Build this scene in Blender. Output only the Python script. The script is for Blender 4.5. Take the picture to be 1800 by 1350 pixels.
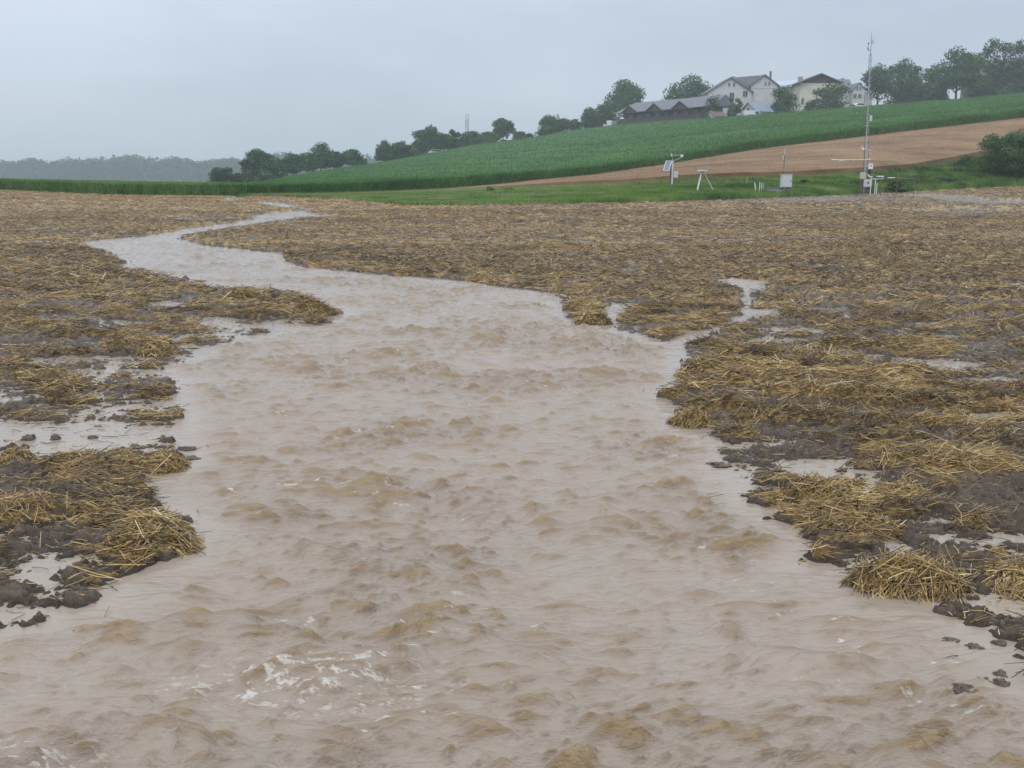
import bpy, math, random
import numpy as np

# ------------------------------------------------------------------ clear
for o in list(bpy.data.objects):
    bpy.data.objects.remove(o)
SC = bpy.context.scene
COL = SC.collection
rng = np.random.default_rng(7)
random.seed(7)

# ------------------------------------------------------------------ camera
CH = 1.70                       # eye height over the water
F = 1800.0                      # focal length in photo pixels (36 mm)
PITCH = math.atan((675 - 305) / F)
cd = bpy.data.cameras.new('camera')
cd.lens = 36.0
cd.sensor_width = 36.0
cd.clip_start = 0.05
cd.clip_end = 8000
cam = bpy.data.objects.new('camera', cd)
cam.location = (0, 0, CH)
cam.rotation_euler = (math.pi / 2 - PITCH, 0, 0)
COL.objects.link(cam)
SC.camera = cam

# ------------------------------------------------------------------ world: flat overcast
SUN_EL, SUN_AZ = math.radians(55), math.radians(200)
w = bpy.data.worlds.new('World')
SC.world = w
w.use_nodes = True
nt = w.node_tree
nt.nodes.clear()
out = nt.nodes.new('ShaderNodeOutputWorld')
bg = nt.nodes.new('ShaderNodeBackground')
bg.inputs['Strength'].default_value = 0.125
sky = nt.nodes.new('ShaderNodeTexSky')
sky.sky_type = 'NISHITA'
sky.sun_disc = False
sky.sun_elevation = SUN_EL
sky.sun_rotation = SUN_AZ
sky.dust_density = 3.0
geo = nt.nodes.new('ShaderNodeTexCoord')
mp = nt.nodes.new('ShaderNodeMapping')
mp.inputs['Scale'].default_value = (1.0, 1.0, 3.2)
mp.inputs['Location'].default_value = (0.3, 0.1, 0.4)
nz = nt.nodes.new('ShaderNodeTexNoise')
nz.inputs['Scale'].default_value = 1.7
nz.inputs['Detail'].default_value = 5.0
nz.inputs['Roughness'].default_value = 0.5
rp = nt.nodes.new('ShaderNodeValToRGB')
rp.color_ramp.elements[0].position = 0.36
rp.color_ramp.elements[0].color = (4.55, 5.35, 6.35, 1)
rp.color_ramp.elements[1].position = 0.62
rp.color_ramp.elements[1].color = (6.2, 6.95, 8.0, 1)
mx = nt.nodes.new('ShaderNodeMix')
mx.data_type = 'RGBA'
mx.inputs['Factor'].default_value = 0.93
L = nt.links.new
L(geo.outputs['Generated'], mp.inputs['Vector'])
L(mp.outputs['Vector'], nz.inputs['Vector'])
L(nz.outputs['Fac'], rp.inputs['Fac'])
L(sky.outputs['Color'], mx.inputs[6])
L(rp.outputs['Color'], mx.inputs[7])
# an overcast sky is brightest overhead
sx = nt.nodes.new('ShaderNodeSeparateXYZ')
L(geo.outputs['Generated'], sx.inputs['Vector'])
cl = nt.nodes.new('ShaderNodeMath'); cl.operation = 'MAXIMUM'; cl.inputs[1].default_value = 0.0
L(sx.outputs['Z'], cl.inputs[0])
ma = nt.nodes.new('ShaderNodeMath'); ma.operation = 'MULTIPLY_ADD'
ma.inputs[1].default_value = 1.15; ma.inputs[2].default_value = 0.77
L(cl.outputs[0], ma.inputs[0])
vs = nt.nodes.new('ShaderNodeVectorMath'); vs.operation = 'SCALE'
L(mx.outputs[2], vs.inputs[0]); L(ma.outputs[0], vs.inputs['Scale'])
L(vs.outputs['Vector'], bg.inputs['Color'])
L(bg.outputs['Background'], out.inputs['Surface'])

sl = bpy.data.lights.new('sun', 'SUN')
sl.energy = 1.3
sl.angle = math.radians(40)
sl.color = (1.0, 0.97, 0.92)
so = bpy.data.objects.new('sun', sl)
so.rotation_euler = (math.pi / 2 - SUN_EL, 0, math.pi - SUN_AZ)
so.location = (0, -20, 60)
COL.objects.link(so)

SC.view_settings.view_transform = 'Standard'
SC.view_settings.look = 'None'
SC.view_settings.gamma = 1.0
SC.view_settings.exposure = 0.0
SC.view_settings.use_curve_mapping = False
SC.cycles.max_bounces = 6
SC.cycles.diffuse_bounces = 3
SC.cycles.glossy_bounces = 3
SC.cycles.volume_bounces = 3
SC.cycles.use_denoising = True

# ------------------------------------------------------------------ pixel -> place helpers (authoring only)
CP, SP = math.cos(PITCH), math.sin(PITCH)


def ray(px, py):
    px = np.asarray(px, float); py = np.asarray(py, float)
    a = px - 900.0
    b = 675.0 - py
    return a, F * CP + b * SP, -F * SP + b * CP      # dx, dy, dz


def gnd(px, py, z=0.0):
    dx, dy, dz = ray(px, py)
    t = (z - CH) / dz
    return dx * t, dy * t


def at(px, py, Y):
    dx, dy, dz = ray(px, py)
    return dx / dy * Y, Y, CH + dz / dy * Y


def to_px(x, y, z=0.0):
    dep = y * CP + (CH - z) * SP
    v = y * SP - (CH - z) * CP
    dep = np.maximum(dep, 0.05)
    return 900 + F * x / dep, 675 - F * v / dep


# ------------------------------------------------------------------ noise
_P = rng.permutation(256).astype(np.int64)
_P = np.concatenate([_P, _P])
_A = rng.random(256) * 2 * math.pi
_GX, _GY = np.cos(_A).astype(np.float32), np.sin(_A).astype(np.float32)


def gn(x, y, seed=0):
    x = np.asarray(x, np.float32) + seed * 17.31
    y = np.asarray(y, np.float32) + seed * 9.77
    xf = np.floor(x); yf = np.floor(y)
    xi = xf.astype(np.int64) & 255; yi = yf.astype(np.int64) & 255
    fx = x - xf; fy = y - yf
    u = fx * fx * fx * (fx * (fx * 6 - 15) + 10)
    v = fy * fy * fy * (fy * (fy * 6 - 15) + 10)

    def g(ix, iy, dx, dy):
        h = _P[_P[ix & 255] + (iy & 255)]
        return _GX[h] * dx + _GY[h] * dy
    a = g(xi, yi, fx, fy); b = g(xi + 1, yi, fx - 1, fy)
    c = g(xi, yi + 1, fx, fy - 1); d = g(xi + 1, yi + 1, fx - 1, fy - 1)
    return ((a + u * (b - a)) * (1 - v) + (c + u * (d - c)) * v) * 1.5


def fbm(x, y, o=3, seed=0, gain=0.5):
    s = 0; a = 1
    for k in range(o):
        s = s + a * gn(x * 2 ** k, y * 2 ** k, seed + k * 3)
        a *= gain
    return s


def ss(a, b, x):
    t = np.clip((x - a) / (b - a), 0, 1)
    return t * t * (3 - 2 * t)


# ------------------------------------------------------------------ objects
def tag(o, label=None, cat=None, group=None, kind=None):
    if label: o['label'] = label
    if cat: o['category'] = cat
    if group: o['group'] = group
    if kind: o['kind'] = kind
    return o


def mesh_obj(name, V, Fc, mats=(), midx=None, attrs=None, parent=None, smooth=False):
    """V (n,3); Fc an (m,k) array or a list of arrays of several widths."""
    V = np.asarray(V, np.float32)
    fl = Fc if isinstance(Fc, list) else [Fc]
    fl = [np.asarray(f, np.int32) for f in fl if len(f)]
    me = bpy.data.meshes.new(name)
    me.vertices.add(len(V))
    me.vertices.foreach_set('co', V.ravel())
    idx = np.concatenate([f.ravel() for f in fl])
    cnt = np.concatenate([np.full(len(f), f.shape[1], np.int32) for f in fl])
    st = np.concatenate([[0], np.cumsum(cnt)[:-1]]).astype(np.int32)
    me.loops.add(len(idx))
    me.loops.foreach_set('vertex_index', idx)
    me.polygons.add(len(cnt))
    me.polygons.foreach_set('loop_start', st)
    me.polygons.foreach_set('loop_total', cnt)
    if midx is not None:
        me.polygons.foreach_set('material_index', np.asarray(midx, np.int32))
    me.polygons.foreach_set('use_smooth', np.full(len(cnt), bool(smooth)))
    for k, a in (attrs or {}).items():
        at_ = me.attributes.new(k, 'FLOAT', 'POINT')
        at_.data.foreach_set('value', np.asarray(a, np.float32))
    for m in (mats if isinstance(mats, (list, tuple)) else [mats]):
        me.materials.append(m)
    me.update(calc_edges=True)
    o = bpy.data.objects.new(name, me)
    COL.objects.link(o)
    if parent: o.parent = parent
    return o


def empty(name, loc=(0, 0, 0), rz=0.0):
    o = bpy.data.objects.new(name, None)
    o.location = loc
    o.rotation_euler = (0, 0, rz)
    o.empty_display_size = 0.2
    COL.objects.link(o)
    return o


class MB:
    """collects solid pieces into one mesh"""
    def __init__(s):
        s.v = []; s.f = []; s.n = 0

    def add(s, v, f):
        s.v += [tuple(p) for p in v]
        s.f += [tuple(i + s.n for i in q) for q in f]
        s.n += len(v)
        return s

    def box(s, x0, x1, y0, y1, z0, z1):
        return s.add([(x0, y0, z0), (x1, y0, z0), (x1, y1, z0), (x0, y1, z0), (x0, y0, z1), (x1, y0, z1), (x1, y1, z1), (x0, y1, z1)],
                     [(0, 3, 2, 1), (4, 5, 6, 7), (0, 1, 5, 4), (1, 2, 6, 5), (2, 3, 7, 6), (3, 0, 4, 7)])

    def tube(s, a, b, r0, r1=None, n=8):
        r1 = r0 if r1 is None else r1
        a = np.array(a, float); b = np.array(b, float)
        d = b - a; d /= np.linalg.norm(d)
        h = np.array([0, 0, 1.0]) if abs(d[2]) < .9 else np.array([1.0, 0, 0])
        u = np.cross(d, h); u /= np.linalg.norm(u); w_ = np.cross(d, u)
        v = []
        for c, r in ((a, r0), (b, r1)):
            for k in range(n):
                t = 2 * math.pi * k / n
                v.append(c + r * (math.cos(t) * u + math.sin(t) * w_))
        f = [(k, (k + 1) % n, n + (k + 1) % n, n + k) for k in range(n)]
        f += [tuple(range(n - 1, -1, -1)), tuple(range(n, 2 * n))]
        return s.add(v, f)

    def poly_prism(s, pts, y0, y1):
        """pts (x,z) outline extruded along y"""
        n = len(pts)
        v = [(p[0], y0, p[1]) for p in pts] + [(p[0], y1, p[1]) for p in pts]
        f = [tuple(range(n)), tuple(range(2 * n - 1, n - 1, -1))]
        f += [(k, n + k, n + (k + 1) % n, (k + 1) % n) for k in range(n)]
        return s.add(v, f)

    def x_prism(s, pts, x0, x1):
        """pts (y,z) outline extruded along x"""
        n = len(pts)
        v = [(x0, p[0], p[1]) for p in pts] + [(x1, p[0], p[1]) for p in pts]
        f = [tuple(range(n - 1, -1, -1)), tuple(range(n, 2 * n))]
        f += [(k, (k + 1) % n, n + (k + 1) % n, n + k) for k in range(n)]
        return s.add(v, f)

    def blob(s, c, r, n=10, m=7, jit=0.15):
        v = []; f = []
        for i in range(m + 1):
            ph = math.pi * i / m
            for k in range(n):
                t = 2 * math.pi * k / n
                q = 1 + random.uniform(-jit, jit)
                v.append((c[0] + r[0] * q * math.sin(ph) * math.cos(t), c[1] + r[1] * q * math.sin(ph) * math.sin(t), c[2] + r[2] * q * math.cos(ph)))
        for i in range(m):
            for k in range(n):
                f.append((i * n + k, (i + 1) * n + k, (i + 1) * n + (k + 1) % n, i * n + (k + 1) % n))
        return s.add(v, f)

    def build(s, name, mat, parent=None, smooth=False):
        me = bpy.data.meshes.new(name)
        me.from_pydata(s.v, [], s.f)
        me.materials.append(mat)
        if smooth:
            me.polygons.foreach_set('use_smooth', [True] * len(me.polygons))
        me.update()
        o = bpy.data.objects.new(name, me)
        COL.objects.link(o)
        if parent: o.parent = parent
        return o


# ------------------------------------------------------------------ materials
def new_mat(name):
    m = bpy.data.materials.new(name)
    m.use_nodes = True
    n = m.node_tree
    b = n.nodes['Principled BSDF']
    return m, n, b


def ramp(n, stops):
    r = n.nodes.new('ShaderNodeValToRGB')
    e = r.color_ramp.elements
    while len(e) < len(stops): e.new(0.5)
    for k, (p, c) in enumerate(stops):
        e[k].position = p
        e[k].color = (c[0], c[1], c[2], 1)
    return r


def noise_node(n, scale, detail=4, rough=0.55, coord='Object', vec=None, stretch=None):
    t = n.nodes.new('ShaderNodeTexNoise')
    t.inputs['Scale'].default_value = scale
    t.inputs['Detail'].default_value = detail
    t.inputs['Roughness'].default_value = rough
    c = n.nodes.new('ShaderNodeTexCoord')
    src = c.outputs[coord]
    if stretch:
        q = n.nodes.new('ShaderNodeMapping')
        q.inputs['Scale'].default_value = stretch
        n.links.new(src, q.inputs['Vector'])
        src = q.outputs['Vector']
    n.links.new(src, t.inputs['Vector'])
    return t


def plain(name, col, rough=0.6, var=0.15, scale=3.0, metal=0.0, bump=0.0):
    m, n, b = new_mat(name)
    t = noise_node(n, scale, 5)
    lo = tuple(c * (1 - var) for c in col); hi = tuple(min(1, c * (1 + var)) for c in col)
    r = ramp(n, [(0.3, lo), (0.7, hi)])
    n.links.new(t.outputs['Fac'], r.inputs['Fac'])
    n.links.new(r.outputs['Color'], b.inputs['Base Color'])
    b.inputs['Roughness'].default_value = rough
    b.inputs['Metallic'].default_value = metal
    if bump:
        q = n.nodes.new('ShaderNodeBump')
        q.inputs['Strength'].default_value = bump
        q.inputs['Distance'].default_value = 0.05
        n.links.new(t.outputs['Fac'], q.inputs['Height'])
        n.links.new(q.outputs['Normal'], b.inputs['Normal'])
    return m


def attr_mat(name, attr, stops, rough=0.5, trans=0.0, spec=0.5):
    m, n, b = new_mat(name)
    a = n.nodes.new('ShaderNodeAttribute')
    a.attribute_name = attr
    r = ramp(n, stops)
    n.links.new(a.outputs['Fac'], r.inputs['Fac'])
    n.links.new(r.outputs['Color'], b.inputs['Base Color'])
    b.inputs['Roughness'].default_value = rough
    b.inputs['Specular IOR Level'].default_value = spec
    if trans:
        o = n.nodes['Material Output']
        tr = n.nodes.new('ShaderNodeBsdfTranslucent')
        n.links.new(r.outputs['Color'], tr.inputs['Color'])
        ms = n.nodes.new('ShaderNodeMixShader')
        ms.inputs['Fac'].default_value = trans
        n.links.new(b.outputs['BSDF'], ms.inputs[1])
        n.links.new(tr.outputs['BSDF'], ms.inputs[2])
        n.links.new(ms.outputs['Shader'], o.inputs['Surface'])
    return m


M = {}
M['straw'] = attr_mat('wet_straw', 'tint', [(0.0, (0.05, 0.036, 0.020)), (0.28, (0.17, 0.110, 0.048)), (0.6, (0.41, 0.268, 0.096)), (0.85, (0.56, 0.405, 0.165)), (1.0, (0.64, 0.54, 0.34))], 0.45)
M['leaf'] = attr_mat('tree_leaves', 'tint', [(0.0, (0.020, 0.050, 0.015)), (0.5, (0.052, 0.115, 0.030)), (1.0, (0.115, 0.19, 0.05))], 0.6, 0.25, 0.3)
M['leaf_dark'] = attr_mat('dark_leaves', 'tint', [(0.0, (0.014, 0.036, 0.012)), (0.5, (0.040, 0.096, 0.028)), (1.0, (0.10, 0.185, 0.050))], 0.6, 0.2, 0.3)
M['forest'] = attr_mat('forest_leaves', 'tint', [(0.0, (0.012, 0.025, 0.014)), (1.0, (0.045, 0.07, 0.035))], 0.7, 0.2, 0.2)
M['corn'] = attr_mat('corn_leaves', 'tint', [(0.0, (0.026, 0.072, 0.015)), (0.5, (0.066, 0.175, 0.036)), (0.85, (0.12, 0.265, 0.058)), (1.0, (0.22, 0.27, 0.09))], 0.6, 0.25, 0.2)
M['grass'] = attr_mat('grass_blades', 'tint', [(0.0, (0.03, 0.065, 0.015)), (0.4, (0.085, 0.165, 0.028)), (0.75, (0.175, 0.29, 0.055)), (1.0, (0.33, 0.29, 0.15))], 0.55, 0.3, 0.3)
M['wheat'] = attr_mat('ripe_wheat', 'tint', [(0.0, (0.14, 0.078, 0.038)), (0.5, (0.30, 0.180, 0.088)), (1.0, (0.44, 0.28, 0.135))], 0.7, 0.15, 0.25)
M['bark'] = plain('bark', (0.06, 0.045, 0.035), 0.85, 0.3, 4, bump=0.5)

# muddy ground
m, n, b = new_mat('wet_mud')
t1 = noise_node(n, 7.0, 10, 0.75)
r1 = ramp(n, [(0.3, (0.062, 0.043, 0.029)), (0.5, (0.112, 0.081, 0.056)), (0.7, (0.185, 0.138, 0.098))])
n.links.new(t1.outputs['Fac'], r1.inputs['Fac'])
t2 = noise_node(n, 38.0, 6, 0.75, stretch=(0.5, 1.0, 1.0))
r2 = ramp(n, [(0.36, (0.10, 0.066, 0.034)), (0.5, (0.31, 0.20, 0.082)), (0.68, (0.54, 0.37, 0.15))])
n.links.new(t2.outputs['Fac'], r2.inputs['Fac'])
a = n.nodes.new('ShaderNodeAttribute'); a.attribute_name = 'litter'
t3 = noise_node(n, 9.0, 8, 0.8, stretch=(0.45, 1.0, 1.0))
ad = n.nodes.new('ShaderNodeMath'); ad.operation = 'ADD'
n.links.new(t3.outputs['Fac'], ad.inputs[0]); n.links.new(a.outputs['Fac'], ad.inputs[1])
mr = n.nodes.new('ShaderNodeMapRange')
mr.inputs['From Min'].default_value = 0.92; mr.inputs['From Max'].default_value = 1.12
n.links.new(ad.outputs[0], mr.inputs['Value'])
mx = n.nodes.new('ShaderNodeMix'); mx.data_type = 'RGBA'
n.links.new(mr.outputs[0], mx.inputs['Factor'])
n.links.new(r1.outputs['Color'], mx.inputs[6]); n.links.new(r2.outputs['Color'], mx.inputs[7])
wt = n.nodes.new('ShaderNodeAttribute'); wt.attribute_name = 'wet'
hv = n.nodes.new('ShaderNodeMapRange'); hv.inputs['To Min'].default_value = 1.12; hv.inputs['To Max'].default_value = 0.62
n.links.new(wt.outputs['Fac'], hv.inputs['Value'])
sv = n.nodes.new('ShaderNodeVectorMath'); sv.operation = 'SCALE'
n.links.new(mx.outputs[2], sv.inputs[0]); n.links.new(hv.outputs[0], sv.inputs['Scale'])
n.links.new(sv.outputs['Vector'], b.inputs['Base Color'])
t4 = noise_node(n, 6.0, 5)
mr2 = n.nodes.new('ShaderNodeMapRange')
mr2.inputs['From Min'].default_value = 0.35; mr2.inputs['From Max'].default_value = 0.65
mr2.inputs['To Min'].default_value = 0.2; mr2.inputs['To Max'].default_value = 0.85
b.inputs['Specular IOR Level'].default_value = 0.35
n.links.new(t4.outputs['Fac'], mr2.inputs['Value'])
mw = n.nodes.new('ShaderNodeMath'); mw.operation = 'MULTIPLY_ADD'; mw.inputs[1].default_value = -0.45
n.links.new(wt.outputs['Fac'], mw.inputs[0]); n.links.new(mr2.outputs[0], mw.inputs[2])
mw.use_clamp = True
n.links.new(mw.outputs[0], b.inputs['Roughness'])
t5 = noise_node(n, 26.0, 9, 0.78)
bp = n.nodes.new('ShaderNodeBump'); bp.inputs['Strength'].default_value = 0.9; bp.inputs['Distance'].default_value = 0.03
n.links.new(t5.outputs['Fac'], bp.inputs['Height'])
n.links.new(bp.outputs['Normal'], b.inputs['Normal'])
M['mud'] = m
M['turf'] = plain('turf_soil', (0.055, 0.10, 0.03), 0.8, 0.4, 0.6, bump=0.3)

# muddy flood water
m, n, b = new_mat('silty_water')
a = n.nodes.new('ShaderNodeAttribute'); a.attribute_name = 'silt_crest_shading'
r1 = ramp(n, [(0.0, (0.325, 0.262, 0.205)), (0.35, (0.300, 0.232, 0.172)), (0.7, (0.258, 0.186, 0.120)), (1.0, (0.280, 0.190, 0.100))])  # muddy water tones; browner end paints in crests that reflect less sky
n.links.new(a.outputs['Fac'], r1.inputs['Fac'])
f = n.nodes.new('ShaderNodeAttribute'); f.attribute_name = 'foam'
t1 = noise_node(n, 130.0, 6, 0.8, stretch=(0.6, 1, 1))
mu = n.nodes.new('ShaderNodeMath'); mu.operation = 'ADD'
n.links.new(t1.outputs['Fac'], mu.inputs[0]); n.links.new(f.outputs['Fac'], mu.inputs[1])
mr = n.nodes.new('ShaderNodeMapRange')
mr.inputs['From Min'].default_value = 0.90; mr.inputs['From Max'].default_value = 1.85
n.links.new(mu.outputs[0], mr.inputs['Value'])
mx = n.nodes.new('ShaderNodeMix'); mx.data_type = 'RGBA'
n.links.new(mr.outputs[0], mx.inputs['Factor'])
n.links.new(r1.outputs['Color'], mx.inputs[6]); mx.inputs[7].default_value = (0.70, 0.66, 0.60, 1)
n.links.new(mx.outputs[2], b.inputs['Base Color'])
mr3 = n.nodes.new('ShaderNodeMapRange')
mr3.inputs['To Min'].default_value = 0.08; mr3.inputs['To Max'].default_value = 0.6
n.links.new(mr.outputs[0], mr3.inputs['Value'])
n.links.new(mr3.outputs[0], b.inputs['Roughness'])
b.inputs['IOR'].default_value = 1.45
t2 = noise_node(n, 48.0, 5, 0.7, stretch=(0.45, 1.0, 1.0))
am = n.nodes.new('ShaderNodeAttribute'); am.attribute_name = 'chop'
mu2 = n.nodes.new('ShaderNodeMath'); mu2.operation = 'MULTIPLY'
n.links.new(t2.outputs['Fac'], mu2.inputs[0]); n.links.new(am.outputs['Fac'], mu2.inputs[1])
bp = n.nodes.new('ShaderNodeBump'); bp.inputs['Strength'].default_value = 0.8; bp.inputs['Distance'].default_value = 0.02
n.links.new(mu2.outputs[0], bp.inputs['Height'])
n.links.new(bp.outputs['Normal'], b.inputs['Normal'])
M['water'] = m

# ------------------------------------------------------------------ terrain: knots by azimuth (photo column) and distance
def itp(xs, ys, px):
    return np.interp(px, xs, ys)


GX = [0, 200, 430, 600, 680, 710, 900, 1100, 1300, 1500, 1650, 1800]
GYp = [335, 344, 346, 351, 360, 364, 362, 358, 350, 343, 336, 328]
GD = [88, 79, 76, 66, 52, 49, 51, 54.5, 64, 76, 84, 92]
WX = [0, 430, 560, 640, 830, 1000, 1100, 1180, 1300, 1400, 1540, 1600, 1680, 1720, 1800]
WYp = [334, 346, 345.5, 343, 338, 332, 328, 322, 317, 314, 305, 300, 285, 276, 262]
WD = [90, 78, 78, 79, 80, 80, 82, 85, 88, 90, 96, 102, 112, 118, 125]
CX = [0, 430, 560, 640, 740, 880, 1040, 1184, 1329, 1560, 1800]
CYp = [333, 345, 343, 340.5, 335, 327, 314.5, 296, 271, 242, 213]
CD = [92, 80, 82, 86, 92, 100, 112, 122, 132, 145, 155]
SX = [0, 400, 430, 500, 600, 660, 740, 840, 930, 1000, 1100, 1200, 1300, 1400, 1500, 1600, 1700, 1800]
SYp = [321, 325, 325, 309, 293, 285, 270, 251, 240, 226, 214, 206, 199, 192, 184, 176, 168, 159]
SD = [128, 128, 128, 170, 215, 240, 265, 290, 300, 300, 296, 280, 268, 268, 272, 276, 280, 284]
HX = [0, 430, 480, 640, 1040, 1329, 1800]
HH = [1.0, 1.0, 1.0, 1.1, 1.45, 1.85, 1.9]


def zof(py, D):
    _, dy, dz = ray(900, py)
    return CH + dz / dy * D


def knots(px):
    dg = itp(GX, GD, px); zg = zof(itp(GX, GYp, px), dg)
    dw = itp(WX, WD, px); zw = zof(itp(WX, WYp, px), dw)
    dc = itp(CX, CD, px); zc = zof(itp(CX, CYp, px), dc)
    hh = itp(HX, HH, px)
    ds = itp(SX, SD, px); zs = zof(itp(SX, SYp, px), ds) - hh
    left = 1 - ss(420, 520, px)
    zs = zs * (1 - left) + left * (-0.35)
    d0 = 0.5 * dg
    z0 = 0.0 * dg
    far = zs * (1 - left) + left * (-3.2)
    return [0 * dg, d0, dg, dw, dc, ds, ds + 60, np.maximum(ds + 100, 1000), 0 * dg + 4000], [z0, z0, zg, zw, zc, zs, zs, far * 0 - 6.3 * left + (1 - left) * (zs * 0.75 - 1), 0 * dg - 9]


TH = np.concatenate([np.linspace(-math.pi, -0.72, 30, endpoint=False), np.linspace(-0.72, 0.72, 1201), np.linspace(0.72, math.pi, 31)[1:]])
DG = np.concatenate([np.linspace(0, 160, 641), np.linspace(160, 4000, 500)[1:]])
_thc = np.clip(TH, -0.62, 0.62)
_pxc = 900 + F * np.tan(_thc) / CP
_kd, _kz = knots(_pxc)
_kd = np.array(_kd); _kz = np.array(_kz)
_wt = 1 - ss(0.9, 2.2, np.abs(TH))
ZT = np.zeros((len(TH), len(DG)), np.float32)
for i in range(len(TH)):
    ZT[i] = np.interp(DG, _kd[:, i], _kz[:, i]) * _wt[i]
# soften the folds along the distance
for _ in range(6):
    ZT[:, 1:-1] = (ZT[:, :-2] + 2 * ZT[:, 1:-1] + ZT[:, 2:]) / 4


def polar(x, y):
    th = np.arctan2(x, y)
    r = np.hypot(x, y)
    return th, r * np.cos(np.clip(th, -0.62, 0.62))


def terr(x, y):
    """broad terrain height, no small relief"""
    x = np.asarray(x, float); y = np.asarray(y, float)
    th, d = polar(x, y)
    fi = np.interp(th, TH, np.arange(len(TH)))
    fj = np.interp(d, DG, np.arange(len(DG)))
    i = np.minimum(fi.astype(int), len(TH) - 2); j = np.minimum(fj.astype(int), len(DG) - 2)
    u = fi - i; v = fj - j
    return (ZT[i, j] * (1 - u) * (1 - v) + ZT[i + 1, j] * u * (1 - v) + ZT[i, j + 1] * (1 - u) * v + ZT[i + 1, j + 1] * u * v)


# ------------------------------------------------------------------ the flooded channel's outline
RIV = [(-900, 1900), (-500, 1500), (-200, 1190), (0, 1115), (60, 1100), (130, 1075), (180, 1055), (240, 1020), (300, 985), (338, 935), (318, 895), (270, 872), (245, 848), (300, 828),
       (318, 800), (300, 765), (322, 735), (302, 705), (310, 680), (290, 655), (302, 640), (340, 625), (400, 600), (470, 585), (560, 572), (605, 551), (575, 535),
       (530, 522), (480, 512), (420, 512), (391, 512), (351, 507), (333, 493), (280, 484), (200, 473), (212, 462), (180, 446), (120, 428), (180, 421), (240, 417),
       (310, 405), (400, 393), (445, 386), (440, 379), (520, 372), (557, 368), (544, 373), (552, 377), (605, 381), (582, 385), (525, 386), (450, 397), (375, 409), (340, 415),
       (310, 421), (345, 425), (352, 430), (407, 436), (510, 446), (507, 456), (537, 469), (625, 478), (720, 487), (831, 494), (880, 505), (929, 511), (982, 515), (978, 532), (992, 548),
       (1017, 562), (1066, 571), (1062, 550), (1070, 533), (1100, 531), (1112, 545), (1090, 560), (1080, 576), (1105, 584), (1150, 595), (1172, 600), (1200, 590), (1261, 576), (1289, 560), (1305, 537), (1304, 512), (1278, 502), (1240, 489),
       (1297, 489), (1361, 497), (1339, 512), (1324, 520), (1321, 543), (1372, 543), (1353, 559), (1311, 562), (1308, 570), (1255, 585), (1211, 607), (1203, 620),
       (1195, 650), (1190, 680), (1155, 697), (1190, 712), (1200, 740), (1245, 765), (1280, 785), (1262, 815), (1290, 840), (1300, 880), (1350, 905), (1410, 930), (1440, 965),
       (1392, 1000), (1440, 1008), (1500, 1003), (1510, 1050), (1580, 1058), (1640, 1075), (1700, 1088), (1760, 1100), (1750, 1130), (1790, 1150), (1775, 1200), (1830, 1225), (1950, 1300), (2300, 1500), (2600, 1900)]
CHA = [(384, 356), (398, 350), (425, 346), (436, 347.5), (422, 352), (408, 357)]
CHB = [(440, 359), (472, 355.6), (505, 360), (540, 368.5), (500, 368.5), (465, 362)]
FARP = [(1560, 346.5), (1640, 347.5), (1710, 351), (1745, 357), (1900, 356.5), (1900, 362.5), (1745, 364), (1670, 360), (1635, 353), (1590, 349.5)]
POOL = [(322, 740), (200, 752), (60, 742), (-120, 760), (-120, 850), (0, 836), (70, 806), (150, 800), (215, 792), (300, 768)]


def poly_world(P):
    P = np.array(P, float)
    x, y = gnd(P[:, 0], P[:, 1])
    return np.stack([x, y], 1)


def sdf(x, y, PW):
    """negative inside"""
    x = np.asarray(x, np.float32); y = np.asarray(y, np.float32)
    d2 = np.full(x.shape, 1e12, np.float32)
    ins = np.zeros(x.shape, bool)
    n_ = len(PW)
    for k in range(n_):
        ax, ay = PW[k]; bx, by = PW[(k + 1) % n_]
        ex, ey = bx - ax, by - ay
        t = ((x - ax) * ex + (y - ay) * ey) / (ex * ex + ey * ey + 1e-12)
        t = np.clip(t, 0, 1)
        qx = ax + t * ex - x; qy = ay + t * ey - y
        d2 = np.minimum(d2, qx * qx + qy * qy)
        if ay != by:
            c = ((ay > y) != (by > y)) & (x < (bx - ax) * (y - ay) / (by - ay) + ax)
            ins ^= c
    d = np.sqrt(d2)
    return np.where(ins, -d, d)


PR = poly_world(RIV)
PR = np.concatenate([[[-4.0, -12.0]], PR, [[4.0, -12.0]]])
PA, PB_, PF, PP = poly_world(CHA), poly_world(CHB), poly_world(FARP), poly_world(POOL)


def river_d(x, y):
    x = np.asarray(x, np.float32); y = np.asarray(y, np.float32)
    wob = 0.14 * gn(x * 2.1, y * 2.1, 40) + 0.09 * gn(x * 6, y * 6, 41) + 0.045 * gn(x * 15, y * 15, 42)
    sc = np.clip(y / 12, 0.55, 3.0)
    d = sdf(x, y, PR)
    far = np.minimum(np.minimum(sdf(x, y, PA), sdf(x, y, PB_)), sdf(x, y, PF))
    return np.minimum(d + wob * sc * 0.8, far + 0.3 * wob)


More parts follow.
